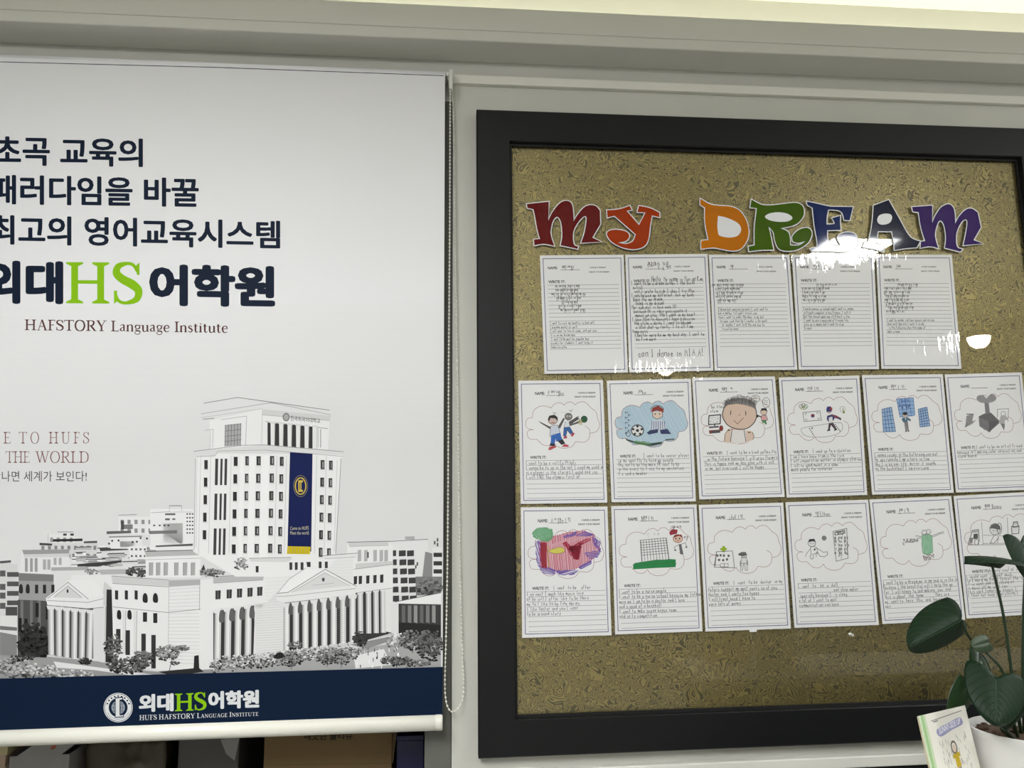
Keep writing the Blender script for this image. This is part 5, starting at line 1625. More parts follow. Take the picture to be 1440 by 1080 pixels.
        ink.oval(*f(1140, 318), 3.8, 4.2, rgb(190, 170, 160)); ink.fill([f(1118, 310), f(1125, 288), f(1150, 284), f(1166, 300), f(1160, 325), f(1120, 328)], rgb(40, 46, 110)); ink.fill([f(1145, 290), f(1166, 296), f(1164, 316), f(1150, 318)], rgb(150, 50, 60))
        ink.fill([f(1125, 360), f(1165, 348), f(1195, 355), f(1230, 375), f(1228, 388), f(1185, 375), f(1170, 400), f(1135, 405), f(1122, 385)], rgb(60, 58, 108)); ink.fill([f(1160, 350), f(1200, 358), f(1228, 378), f(1190, 370)], rgb(160, 60, 74))
        ink.fill([f(1138, 372), f(1165, 365), f(1170, 412), f(1138, 415)], rgb(216, 214, 216)); L([f(1125, 360), f(1165, 348), f(1230, 378)], .6, BK); ink.oval(*f(1228, 384), 1.3, 1.3, BK)
        ink.fill([f(1138, 415), f(1170, 410), f(1200, 462), f(1186, 468), f(1155, 430), f(1145, 468), f(1132, 466)], rgb(70, 54, 66)); L([f(1125, 474), f(1150, 468)], 1.8, BK); L([f(1180, 472), f(1202, 462)], 1.8, BK)
        ink.curve([f(*p) for p in ((918, 465), (950, 450), (1100, 425), (1200, 412), (1240, 420), (1240, 470), (1190, 505), (1080, 525), (960, 515), (918, 468))], .6, rgb(120))
        for k in range(5): ink.oval(*f(988 + k * 8, 458 + k * 13), .9, .9, BK, n=6)
        for k in range(5): ink.oval(*f(1188 + k * 9, 428 + k * 12), .9, .9, BK, n=6)
        ink.oval(*f(1008, 455), 1.2, 1, BK); ink.oval(*f(1245, 308), 3.6, 4.0, GY, .5); L([f(1248, 300), f(1252, 340)], 1.2, rgb(130, 130, 70)); ink.oval(*f(1256, 330), 1.2, 2, rgb(120, 140, 70))
    elif n == 10:
        f = C_
        LB = rgb(160, 186, 212)
        for P, nc, nr in ((((228, 372), (305, 355), (338, 550), (240, 552)), 4, 6), (((518, 372), (588, 355), (612, 505), (532, 514)), 4, 7)):
            ink.fill([f(*p) for p in P], LB)
            ink.scribble([f(*p) for p in P], rgb(120, 160, 206), .8, 1.4, 60, nc)
            for k in range(nc + 1):
                L([f(*lerp(P[0], P[1], k / nc)), f(*lerp(P[3], P[2], k / nc))], .7, rgb(56, 70, 110))
            for k in range(nr + 1):
                L([f(*lerp(P[0], P[3], k / nr)), f(*lerp(P[1], P[2], k / nr))], .7, rgb(56, 70, 110))
        P = ((345, 290), (480, 280), (492, 420), (372, 436))
        ink.fill([f(*p) for p in P], rgb(172, 194, 214)); ink.scribble([f(*p) for p in P], rgb(110, 154, 204), .9, 1.3, 50, 6)
        for k in range(5): L([f(*lerp(P[0], P[1], k / 4)), f(*lerp(P[3], P[2], k / 4))], .6, rgb(56, 90, 150))
        for k in range(6): L([f(*lerp(P[0], P[3], k / 5)), f(*lerp(P[1], P[2], k / 5))], .6, rgb(56, 90, 150))
        write(ink, lambda u, v: f(u, v), 362, 325, 34, '#### ', rgb(56, 90, 160), .7, 5); write(ink, lambda u, v: f(u, v), 366, 362, 30, '#####', rgb(56, 80, 140), .8, 6)
        ink.oval(*f(413, 415), 3.6, 3.6, rgb(200, 184, 176)); ink.oval(*f(413, 408), 3.2, 2.2, BK); ink.oval(*f(413, 416), 3.7, 3.7, BK, .5)
        ink.fill([f(395, 440), f(435, 436), f(460, 455), f(455, 470), f(432, 458), f(436, 475), f(402, 478), f(392, 465), f(385, 450)], rgb(70, 100, 120)); ink.fill([f(412, 440), f(422, 440), f(418, 462)], rgb(214))
        ink.fill([f(406, 478), f(436, 475), f(444, 545), f(430, 545), f(424, 500), f(428, 545), f(416, 545)], rgb(122, 120, 122)); L([f(414, 550), f(428, 548)], 1.3, BK); L([f(434, 548), f(448, 546)], 1.3, BK)
    elif n == 11:
        f = C_
        ink.fill([f(1002, 430), f(1050, 405), f(1100, 400), f(1168, 465), f(1165, 485), f(1085, 555), f(1010, 510)], rgb(104, 102, 104)); ink.fill([f(1002, 435), f(1080, 470), f(1085, 555), f(1008, 508)], rgb(132, 130, 132)); ink.fill([f(1080, 470), f(1168, 465), f(1090, 555)], rgb(88, 86, 90))
        ink.fill([f(1046, 310), f(1080, 308), f(1092, 410), f(1056, 415)], rgb(120, 118, 120)); ink.blob([f(*p) for p in ((985, 290), (1000, 262), (1040, 262), (1065, 285), (1100, 252), (1135, 265), (1140, 295), (1100, 318), (1020, 320))], rgb(140, 138, 140))
        ink.scribble([f(1002, 430), f(1100, 400), f(1168, 465), f(1085, 555), f(1010, 510)], rgb(74, 72, 76), .6, 1.4, 40, 3)
        L([f(905, 412), f(962, 412)], 1.6, rgb(110)); ink.fill([f(905, 425), f(960, 415), f(950, 470), f(985, 455), f(950, 490), f(890, 520), f(900, 475)], rgb(150, 148, 150)); ink.scribble([f(905, 425), f(960, 415), f(950, 480), f(895, 515)], rgb(104), .5, 1.5, 60, 5)
        L([f(1150, 440), f(1152, 372), f(1240, 368), f(1235, 470)], .8, rgb(116)); ink.oval(*f(1198, 408), 3.2, 3.2, rgb(130), .8); ink.fill([f(1180, 420), f(1215, 420), f(1240, 455), f(1210, 460), f(1210, 520), f(1180, 490), f(1160, 480)], rgb(168, 166, 168)); ink.fill([f(1175, 485), f(1210, 490), f(1205, 545)], rgb(110))
    elif n == 12:
        f = D_
        pink = [f(*p) for p in ((205, 345), (330, 300), (440, 270), (560, 255), (640, 290), (690, 400), (640, 470), (540, 540), (420, 565), (300, 560), (220, 540))]
        ink.fill(pink, rgb(214, 186, 194)); ink.scribble(pink, rgb(184, 86, 106), 1.0, 1.9, 84, 4)
        ink.scribble([f(300, 370), f(520, 285), f(610, 300), f(330, 400)], rgb(206, 160, 170), 1.2, 1.8, 155, 6)
        PU = rgb(108, 84, 160)
        for P, a, s_ in ((((500, 300), (560, 262), (640, 290), (600, 300)), 150, 3), (((400, 300), (500, 265), (500, 290), (420, 318)), 150, 4), (((630, 300), (690, 350), (690, 420), (640, 360)), 100, 5), (((560, 430), (690, 410), (660, 465), (600, 470)), 10, 6),
                         (((520, 540), (610, 490), (620, 515), (540, 560)), 150, 7), (((340, 570), (520, 560), (480, 600), (380, 605)), 160, 8), (((200, 520), (340, 560), (330, 598), (240, 580)), 20, 9), (((185, 340), (225, 340), (225, 520), (190, 500)), 70, 10)):
            ink.scribble([f(*p) for p in P], PU, 1.5, 1.7, a, s_)
        for P, a, s_ in ((((440, 395), (530, 345), (560, 360), (470, 430)), 145, 4), (((520, 350), (605, 310), (618, 326), (530, 378)), 150, 5), (((395, 355), (430, 342), (470, 400), (500, 470), (470, 455)), 60, 6), (((450, 380), (540, 375), (520, 475), (488, 478)), 100, 7), (((450, 380), (540, 375), (520, 475), (488, 478)), 30, 8)):
            ink.scribble([f(*p) for p in P], rgb(158, 22, 54), 1.5, 1.5, a, s_)
        ink.fill([f(220, 350), f(268, 348), f(272, 545), f(230, 540)], rgb(164, 44, 62)); ink.scribble([f(220, 350), f(268, 348), f(272, 545), f(230, 540)], rgb(130, 24, 44), 1.0, 1.4, 90, 5); L([f(278, 370), f(288, 540)], 1.3, rgb(170, 140, 70))
        ink.blob([f(*p) for p in ((285, 412), (320, 398), (380, 385), (412, 408), (390, 428), (340, 435), (300, 425))], rgb(206, 198, 90)); ink.curve([f(*p) for p in ((285, 412), (320, 398), (380, 385), (412, 408), (390, 428), (340, 435), (300, 425))], .6, rgb(130, 110, 50), True)
        tree = [f(*p) for p in ((158, 270), (200, 238), (260, 232), (315, 250), (318, 300), (290, 338), (225, 330), (170, 300))]
        ink.scribble(tree, rgb(72, 150, 96), 1.1, 1.7, 40, 3); ink.scribble(tree, rgb(88, 164, 112), 1.0, 2.1, 130, 4); ink.scribble(tree, rgb(70, 146, 92), .8, 2.6, 85, 5)
    elif n == 13:
        f = D_
        P = ((1000, 330), (1200, 312), (1222, 480), (1012, 496))
        for k in range(10): L([f(*lerp(P[0], P[1], k / 9)), f(*lerp(P[3], P[2], k / 9))], .7 if k not in (0, 9) else 1.3, rgb(92))
        for k in range(7): L([f(*lerp(P[0], P[3], k / 8.5)), f(*lerp(P[1], P[2], k / 8.5))], .7, rgb(92))
        g = [f(*p) for p in ((945, 520), (1000, 500), (1150, 482), (1272, 480), (1275, 540), (1100, 548), (945, 558))]
        ink.fill(g, rgb(36, 134, 74)); ink.scribble(g, rgb(24, 116, 60), 1.2, 1.8, 170, 5)
        ink.fill([f(1225, 268), f(1245, 245), f(1290, 248), f(1285, 280), f(1230, 292)], rgb(148, 40, 56)); ink.oval(*f(1292, 318), 6.8, 5.6, rgb(212, 180, 160)); ink.fill([f(1255, 312), f(1268, 288), f(1320, 286), f(1330, 312), f(1300, 296)], rgb(130, 36, 40)); ink.oval(*f(1292, 318), 6.8, 5.8, rgb(120, 60, 50), .7)
        for x in (1276, 1305): ink.oval(*f(x, 318), 1, 1.3, BK)
        L([f(1282, 336), f(1300, 336)], .8, rgb(160, 50, 50)); ink.fill([f(1298, 362), f(1318, 360), f(1335, 440), f(1310, 440)], rgb(98, 96, 100)); L([f(1298, 365), f(1265, 385), f(1270, 412)], .8, GY); L([f(1318, 362), f(1350, 350), f(1360, 385)], .8, GY)
        ink.oval(*f(1272, 408), 1.5, 1.3, GY); ink.oval(*f(1358, 384), 1.5, 1.3, GY); write(ink, lambda u, v: f(u, v), 1238, 246, 28, '## ##', rgb(90), .6, 3); write(ink, lambda u, v: f(u, v), 1340, 325, 26, '##', GY, .6, 4); write(ink, lambda u, v: f(u, v), 1055, 304, 30, '#  # #', rgb(170), .5, 9)
    elif n == 14:
        f = E_
        GN = rgb(140, 170, 30)
        ink.fill([f(252, 378), f(274, 376), f(275, 390), f(288, 392), f(288, 408), f(274, 410), f(272, 424), f(254, 424), f(253, 410), f(238, 408), f(238, 392), f(252, 392)], GN)
        L([f(208, 420), f(332, 414), f(348, 545), f(190, 540)], .8, rgb(76), True); L([f(208, 420), f(196, 530)], 1.0, rgb(70))
        for x, y in ((215, 450), (240, 448), (265, 450), (302, 452), (228, 484), (260, 486), (290, 480)): ink.oval(*f(x, y), 1.8, 2.0, rgb(96), n=6)
        for x in (238, 268): L([f(x, 515), f(x + 30, 512), f(x + 32, 538), f(x, 540)], .6, rgb(90), True)
        person(ink, f, 422, 565, 140, rgb(214), rgb(216), rgb(70), None, rgb(212)); ink.oval(*f(410, 440), 6, 2.4, rgb(84)); ink.fill([f(385, 438), f(400, 422), f(428, 422), f(438, 438)], rgb(100)); L([f(395, 490), f(392, 525), f(402, 535)], .8, rgb(80)); L([f(448, 488), f(452, 525)], .8, rgb(80))
    elif n == 15:
        f = E_
        L([f(1115, 262), f(1222, 238), f(1232, 470), f(1140, 495)], .8, rgb(96), True); L([f(1128, 272), f(1205, 252), f(1208, 275), f(1132, 290)], 1.2, rgb(96), True)
        write(ink, lambda u, v: f(u, v), 1136, 286, 26, '####', rgb(80), .7, 3)
        for r_ in range(5): write(ink, lambda u, v: f(u, v), 1128, 330 + r_ * 30, 28, '# ## ##', rgb(92), .7, r_)
        L([f(1180, 480), f(1178, 450), f(1195, 446)], .6, GY); ink.oval(*f(1046, 314), 3.0, 3.1, rgb(120)); ink.oval(*f(1046, 314), 3.0, 3.1, BK, .5)
        ink.oval(*f(950, 352), 5.4, 5.2, rgb(214)); ink.fill([f(922, 345), f(930, 322), f(970, 320), f(982, 345), f(960, 338), f(940, 342)], BK); ink.oval(*f(950, 354), 5.4, 5.0, rgb(70), .7)
        L([f(935, 355), f(945, 355)], .6, BK); L([f(956, 355), f(966, 354)], .6, BK)
        L([f(940, 385), f(945, 440), f(935, 460), f(950, 478), f(962, 470), f(958, 440), f(1000, 430), f(985, 385), f(960, 378), f(940, 385)], .7, rgb(86)); L([f(940, 395), f(905, 440), f(902, 460)], .7, GY); L([f(990, 392), f(1040, 425), f(1070, 420), f(1075, 440), f(1050, 460), f(1015, 455), f(985, 420)], .7, rgb(90)); L([f(985, 420), f(985, 460)], .7, GY)
        ink.fill([f(965, 398), f(978, 392), f(980, 405), f(966, 412)], BK)
    elif n == 16:
        f = Ff
        LG = rgb(142, 186, 156)
        robe = [f(*p) for p in ((575, 378), (620, 368), (664, 380), (672, 520), (630, 535), (588, 530))]
        ink.fill(robe, rgb(170, 206, 180)); ink.scribble(robe, LG, 1.2, 1.6, 88, 3); ink.scribble(robe, rgb(112, 166, 128), .7, 2.2, 95, 4); L(robe, .5, rgb(100, 140, 110), True)
        ink.oval(*f(597, 352), 3.6, 3.4, GY, .6); ink.oval(*f(635, 345), 3.4, 3.2, GY, .6); ink.oval(*f(615, 355), 5.2, 3.4, rgb(150), .5); L([f(600, 365), f(630, 362)], .5, GY)
        L([f(575, 392), f(540, 380), f(525, 385)], .8, GY); L([f(570, 402), f(535, 400)], .8, GY); L([f(660, 382), f(740, 350), (f(765, 345))], .8, GY); L([f(668, 392), f(735, 362), f(765, 358)], .8, GY)
        write(ink, lambda u, v: f(u, v), 418, 448, 44, '#####', rgb(86), .8, 5, slope=-.02); L([f(415, 440), f(522, 428)], .6, GY)
        ink.scribble([f(588, 548), f(680, 530), f(680, 555), f(610, 590)], rgb(86, 74, 74), .8, 2.4, 30, 5); L([f(588, 548), f(640, 570), f(680, 535), f(640, 545), f(600, 585), f(588, 548)], .7, rgb(110, 70, 70))
    elif n == 17:
        f = Ff
        L([f(1082, 265), f(1095, 460)], .6, GY); L([f(1298, 225), f(1305, 380)], .6, GY); L([f(1095, 375), f(1300, 382)], .6, GY); L([f(965, 458), f(1290, 455)], .7, rgb(90)); L([f(1095, 445), f(1290, 445)], .6, rgb(90))
        L([f(1005, 335), f(1055, 328), f(1062, 420), f(1050, 455)], 1.0, rgb(70)); L([f(1005, 335), f(975, 430), f(970, 455)], 1.0, rgb(70)); ink.fill([f(1015, 365), f(1050, 362), f(1052, 405), f(1012, 410)], rgb(78)); ink.fill([f(1005, 335), f(1052, 328), f(1056, 352), f(1010, 356)], rgb(170)); ink.fill([f(985, 400), f(1010, 395), f(1005, 440), f(980, 445)], rgb(130)); ink.oval(*f(1040, 435), 3, 4, rgb(80), .8)
        ink.oval(*f(1195, 325), 7.6, 8.0, rgb(214)); ink.fill([f(1152, 320), f(1165, 290), f(1200, 278), f(1235, 295), f(1240, 330), f(1205, 325), f(1180, 318)], rgb(82)); ink.oval(*f(1195, 325), 7.6, 8.0, rgb(70), .7); ink.oval(*f(1232, 320), 3, 8, rgb(90), .9); L([f(1175, 338), f(1190, 338)], .7, BK); L([f(1205, 338), f(1215, 336)], .7, BK)
        L([f(1185, 380), f(1155, 440), f(1185, 445), f(1225, 395)], .8, rgb(86)); L([f(1225, 385), f(1215, 440)], .8, rgb(86))
        ink.fill([f(1350, 265), f(1385, 262), f(1388, 285), f(1350, 285)], rgb(190)); L([f(1350, 265), f(1385, 262), f(1388, 290), f(1398, 300), f(1395, 360), f(1338, 365), f(1335, 305), f(1350, 290)], 1.1, rgb(70), True); ink.fill([f(1346, 310), f(1388, 306), f(1386, 345), f(1346, 350)], rgb(216)); L([f(1346, 310), f(1388, 306)], .7, BK)
        ink.fill([f(1340, 300), f(1396, 296), f(1396, 306), f(1340, 310)], rgb(96))


def Q7(u, v):
    tl, tr, br, bl = Q[7]
    return lerp(lerp(tl, tr, u), lerp(bl, br, u), v)


for n in range(1, 18):
    t, uv, mp, lines = sheet(n)
    pen = Ink(mp); pen.lift = .00008
    if n == 2:
        rows = ['I want to be a dream wonder I the build', 'artist.', 'will I wrote to a dr I show I try MMia', 'I was helped me different, but my body', 'Back the my Dream,', 'Thank is my Dream!', 'Her subject is love such MM',
                'because MM is very passionate it.', 'meant me also, the I want in my heart.', 'I love MMia to dancing I hope a passion', 'the style a doing I  want to become', 'a MMia what so really. I to all time', 'happiness', 'A better more be me my best day. I want to',
                'be five more']
        for k, s_ in enumerate(rows):
            if k == 0:
                pen0, pen = pen, Ink(mp)
                pen.lift = .00008
            write(pen, uv, .06 + (k % 3) * .02, lines[k] + .008, .036, s_, rgb(58, 58, 62), .62, k, .60)
        write(pen, uv, .31, .232, .05, 'Hello, My name is Min on Kim,', rgb(52, 52, 56), .7, 77, .50)
        pen.build('handwriting', M['ink'], t)
        pen = Ink(mp); pen.lift = .00008
        write(pen, uv, .12, .87, .066, 'Can I dance in MIA.A!', rgb(52, 52, 56), .75, 78, .62)
        pen.build('handwriting', M['ink'], t)
        pen = pen0
        write(pen, uv, .27, .122, .060, '#### ##n', rgb(74, 74, 78), .75, 79, .75)
    else:
        h = .026 if n <= 5 else .034
        colp = rgb(84, 84, 88) if n not in (8, 13, 14) else rgb(66, 66, 70)
        prev = None
        for row, u0, s_ in TXT[n]:
            if prev is not None and row - prev > 1.5:
                pen.build('handwriting', M['ink'], t)
                pen = Ink(mp); pen.lift = .00008
            prev = row
            v = (lines[0] + row * (lines[1] - lines[0])) - (-.0 if n <= 5 else 0.0)
            s_ = s_[:int((.95 - u0) / (h * .62 * .93))]
            write(pen, uv, u0, .636 if row < 0 else v - .004 + (lines[1] - lines[0]) * (0 if n > 5 else 0.9), h, s_, colp, .48 if n <= 5 else .54, n * 31 + int(row * 10), .60 if n <= 5 else .66)
    if n != 2 and pen.f:
        pen.build('handwriting', M['ink'], t)
        pen = Ink(mp); pen.lift = .00008
    if NAMES[n]:
        write(pen, uv, .26 if n <= 5 else .35, .118, .030 if n <= 5 else .036, NAMES[n], rgb(96, 96, 100), .6, n, .66)
    if pen.f:
        pen.build('handwritten_name', M['ink'], t)
    if n > 5:
        dr = Ink(mp); dr.lift = .00014
        draw(n, dr)
        dr.build('drawing', M['ink'], t)
    if n == 14:
        m = MB()
        cs = [(1054, 884.5), (1064, 884.2), (1064.3, 888.5), (1054, 888.8)]
        m.slab([at(*p, YP - .0002) for p in cs], [at(*p, YP + .0002) for p in cs])
        m.build('paper_tab', M['paper'], t)
    film(t, n)

# clear push pin below the sheets
p = at(1195.5, 892, YG)
m = MB()
for k, (r_, d) in enumerate(((.0045, 0), (.0045, .002), (.0022, .004), (.0022, .009), (.0038, .010), (.0038, .012), (1e-4, .0125))):
    pass
ring = [(.0045, 0.0002), (.0045, .002), (.0022, .004), (.0022, .009), (.0038, .010), (.0038, .012), (1e-4, .0125)]
vs, fs = [], []
for r_, d in ring:
    for k in range(16):
        q = 2 * math.pi * k / 16
        vs.append((p.x + r_ * math.cos(q), p.y - d, p.z + r_ * math.sin(q)))
for a in range(len(ring) - 1):
    for k in range(16):
        fs.append((a * 16 + k, a * 16 + (k + 1) % 16, (a + 1) * 16 + (k + 1) % 16, (a + 1) * 16 + k))
m.raw(vs, fs)
tag(m.build('push_pin', M['steel'], smooth=False), 'small shiny clear push pin stuck on the board below the third row of sheets', 'push pin')

# ------------------------------------------------------------------ counter, plant, book
YPL = -0.52                                  # the plant's distance from the wall
ZCT = 0.955
m = MB(); m.box(0.75, 2.4, YPL - .16, YPL + .14, ZCT - .03, ZCT)
cnt = thing('counter', 'narrow pale counter that carries the potted plant and the book', 'counter', (1.5, YPL, 0))
m.build('counter_top', M['wood'], cnt, bevel=.003)
m = MB(); m.box(0.78, 2.37, YPL - .13, YPL + .11, 0.0, ZCT - .03)
m.build('counter_front', M['black_panel'], cnt)

rim_l = at(1373, 1026, YPL)
PR = 0.082
pc = Vector((rim_l.x + PR, YPL, ZCT))
PH = rim_l.z - ZCT
plant = thing('potted_plant', 'potted plant with large dark heart-shaped leaves in a white pot', 'potted plant', pc)
m = MB()
m.lathe(pc, [(1e-4, 0), (PR * .80, 0), (PR * .84, .004), (PR * .97, PH - .012), (PR, PH - .008), (PR, PH - .001), (PR - .002, PH), (PR - .005, PH), (PR - .006, PH - .004), (PR * .90, PH - .03), (1e-4, PH - .032)], 56)
m.build('pot', M['pot'], plant, smooth=True).modifiers.new('edge', 'EDGE_SPLIT').split_angle = R(40)
m = MB()
rs = random.Random(4)
m.lathe(pc + Vector((0, 0, PH - .016)), [(1e-4, .004), (.03, .003), (.055, .001), (PR * .93, 0), (PR * .93, -.006), (1e-4, -.006)], 40)
for k in range(70):
    a, q = rs.uniform(0, 6.28), PR * .86 * math.sqrt(rs.random())
    m.ball(pc + Vector((q * math.cos(a), q * math.sin(a), PH - .013)), rs.uniform(.003, .008), 6, 4, .6)
m.build('soil', M['soil'], plant)


def leaf(base, tip, side, W, name='leaf', mt='leaf', droop=0.0, curl=0.12, lobe=0.26, wave=0.0, nu=12, nt=16, side2=None):
    base, tip = Vector(base), Vector(tip)
    ax = tip - base
    L = ax.length
    ax.normalize()
    sd = Vector(side)
    sd = (sd - ax * sd.dot(ax)).normalized()
    nr = sd.cross(ax).normalized()
    if nr.y > 0:
        nr = -nr
    s2 = sd
    if side2 is not None:
        s2 = Vector(side2)
        s2 = (s2 - ax * s2.dot(ax)).normalized()
        if s2.dot(sd) < 0:
            s2 = -s2
    m = MB()
    vs, fs, uvs = [], [], []
    for a in range(nt + 1):
        tt = a / nt
        wd = W * ((1 - tt) ** .62) * (.74 + .95 * tt - .55 * tt * tt)
        if a == nt:
            wd = W * .012
        for b in range(-nu, nu + 1):
            u = b / nu
            along = tt - lobe * (abs(u) ** .8) * (1 - tt) ** 2.2 * (1.15 - .55 * abs(u) ** 3)
            off = -curl * W * u * u + droop * L * tt * tt + .02 * L * math.exp(-(u * 6) ** 2) * -1 + wave * W * math.sin(tt * 9 + abs(u) * 2) * abs(u)
            vs.append(base + ax * (along * L) + (sd if u > 0 else s2) * (u * wd) + nr * off)
            uvs.append((u, tt))
    n = 2 * nu + 1
    for a in range(nt):
        for b in range(2 * nu):
            fs.append((a * n + b, a * n + b + 1, (a + 1) * n + b + 1, (a + 1) * n + b))
    m.raw(vs, fs)
    m.uv = uvs
    o = m.build(name, M[mt], plant, smooth=True)
    s = o.modifiers.new('thick', 'SOLIDIFY')
    s.thickness = .0009
    return o


def petiole(pts, r0, r1):
    P = [Vector(p) for p in pts]
    q = []
    for k in range(len(P) - 1):
        a, b = P[k], P[k + 1]
        a0 = P[k - 1] if k else a
        b1 = P[k + 2] if k + 2 < len(P) else b
        for j in range(6):
            t = j / 6
            q.append(.5 * (2 * a + (b - a0) * t + (2 * a0 - 5 * a + 4 * b - b1) * t * t + (3 * a - a0 - 3 * b + b1) * t ** 3))
    q.append(P[-1])
    m = MB()
    m.tube(q, [r0 + (r1 - r0) * k / (len(q) - 1) for k in range(len(q))], 8)
    m.build('stem', M['stem'], plant, smooth=True)


crown = pc + Vector((0.0, 0.01, PH - .016))
Y = YPL
# the big leaf at the left
leaf(at(1353, 871, Y), at(1277.5, 912, Y - .03), at(1340, 845, Y + .03) - at(1356, 876, Y), .064, curl=.10, lobe=.24, droop=.05,
     side2=at(1358, 880, Y) - at(1346, 857, Y - .045))
# horizontal leaf at the top, seen nearly edge on
leaf(at(1421, 788, Y - .01), at(1356, 774.5, Y - .02), Vector((.04, 1, -.16)), .042, curl=-.30, lobe=.10, droop=.12)
# upright leaf at the right top
leaf(at(1436, 762, Y), at(1462, 826, Y - .03), at(1462, 752, Y + .02) - at(1416, 772, Y - .02), .042, curl=.22, lobe=.25)
# small curled leaf and mid-green leaf
leaf(at(1391, 903, Y + .01), at(1361, 911, Y - .02), Vector((.15, .55, 1)), .020, curl=.2, lobe=.15, droop=.12, mt='leaf_pale')
leaf(at(1380, 921, Y + .03), at(1376, 954, Y + .0), Vector((1, .25, -.1)), .026, curl=.2, lobe=.2, mt='leaf_pale')
# big heart leaf over the pot rim
leaf(at(1401, 954, Y - .075), at(1400, 1020, Y - .105), at(1440, 952, Y - .085) - at(1370, 952, Y - .07), .060, curl=.16, lobe=.36, droop=.05)
# leaf behind the book
leaf(at(1362, 966, Y + .03), at(1336, 1014, Y + .02), Vector((.8, .2, .42)), .038, curl=.15, lobe=.15, mt='leaf_pale')
# leaf lower right, leaning over the pot
leaf(at(1446, 985, Y - .03), at(1415, 1030, Y - .06), Vector((.8, -.2, .5)), .026, curl=.2, lobe=.2)
petiole([crown + Vector((.012, 0, 0)), at(1424, 955, Y), at(1412, 870, Y), at(1394, 790, Y - .02)], .0032, .0022)
petiole([crown + Vector((.03, .01, 0)), at(1441, 960, Y), at(1441, 880, Y), at(1443, 800, Y), at(1436, 763, Y + .002)], .0065, .004)
petiole([crown, at(1414, 955, Y), at(1395, 925, Y), at(1374, 908, Y + .018), at(1361, 893, Y + .015), at(1353, 872, Y + .002)], .003, .0018)
petiole([crown + Vector((-.01, -.02, 0)), at(1416, 985, Y - .03), at(1408, 960, Y - .06), at(1401, 952, Y - .075)], .003, .0022)
petiole([crown + Vector((-.015, .01, 0)), at(1392, 990, Y), at(1372, 960, Y + .02), at(1364, 962, Y + .03)], .002, .0015)
petiole([crown + Vector((-.005, .01, 0)), at(1398, 960, Y), at(1388, 930, Y + .02), at(1378, 918, Y + .03)], .002, .0015)
petiole([crown + Vector((-.025, -.03, 0)), at(1408, 1020, Y - .05), at(1400, 1000, Y - .06), at(1398, 985, Y - .078)], .005, .002)

# the book standing beside the pot: quad through its visible corners, standing on the counter
YBK = YPL - 0.03
b_tl, b_tr = at(1292, 1007, YBK - .02), at(1357, 992, YBK + .035)
bu = (b_tr - b_tl)
BW = bu.length
bu.normalize()
dn = at(1310, 1080, YBK - .02 - .012) - b_tl
dn.y = -.012
dn = (dn - bu * dn.dot(bu)).normalized()
tl_z = (b_tl.z - ZCT) / -dn.z
BH = tl_z - .004
bn = bu.cross(dn).normalized()
if bn.y > 0:
    bn = -bn
base = b_tl + bu * BW / 2 + dn * BH
book = thing('picture_book', 'small pale book with a green spine edge and a figure in yellow, beside the pot', 'book', base)


def bk(u, v, lift=0.0):
    return b_tl + bu * (u * BW) + dn * (v * BH) + bn * lift


m = MB()
m.slab([bk(0, 0), bk(1, 0), bk(1, 1), bk(0, 1)], [bk(0, 0, -.001), bk(1, 0, -.001), bk(1, 1, -.001), bk(0, 1, -.001)])
m.build('cover', M['book'], book)
m = MB()
m.slab([bk(.02, .01, -.0012), bk(.98, .01, -.0012), bk(.98, .99, -.0012), bk(.02, .99, -.0012)], [bk(.02, .01, -.006), bk(.98, .01, -.006), bk(.98, .99, -.006), bk(.02, .99, -.006)])
m.build('pages', M['page'], book)
i = Ink(bk)
i.rect(0, 0, .03, 1, rgb(206, 222, 190)); i.rect(.03, 0, .085, 1, rgb(160, 196, 140)); i.rect(.085, 0, .13, 1, rgb(196, 212, 180))
i.line([(.22, .08), (.9, .045)], .008, rgb(110, 100, 104)); i.line([(.26, .095), (.36, .09)], .012, rgb(110, 105, 110))
i.blob([(.28, .22), (.32, .17), (.55, .14), (.80, .11), (.86, .14), (.84, .19), (.6, .22), (.36, .26)], rgb(150, 150, 186))
i.glyphs('SUNNY-SIDE UP', ((.33, .165, .235), (.82, .115, .175)), rgb(232, 232, 238), .02, 2)
for k in range(60):
    rr = random.Random(k)
    u, v = rr.uniform(.28, .86), rr.uniform(.26, .62)
    if .5 < u < .64: continue
    i.line([(u, v), (u + .006, v + rr.uniform(.03, .07))], .008, rgb(150, 144, 148))
i.oval(.56, .40, .055, .062, rgb(104, 92, 84), .022); i.oval(.56, .41, .036, .045, rgb(214, 196, 182)); i.fill([(.50, .47), (.64, .455), (.66, .50), (.62, .50), (.63, .60), (.53, .61), (.53, .51), (.49, .51)], rgb(196, 168, 40))
i.fill([(.55, .61), (.62, .60), (.62, .75), (.57, .75)], rgb(150, 144, 140))
i.build('cover_print', M['ink'], book)

# ------------------------------------------------------------------ things stored in the recess below the blind
ZS = 0.66
xl = X0 + .02
m = MB(); m.box(xl, XP - .004, 0.13, 0.55, ZS - .025, ZS)
tag(m.build('storage_shelf', M['charcoal']), 'dark storage shelf inside the recess below the blind', 'shelf')


def sx(px, y): return at(px, 1060, y).x


def zz(px, py, y): return at(px, py, y).z


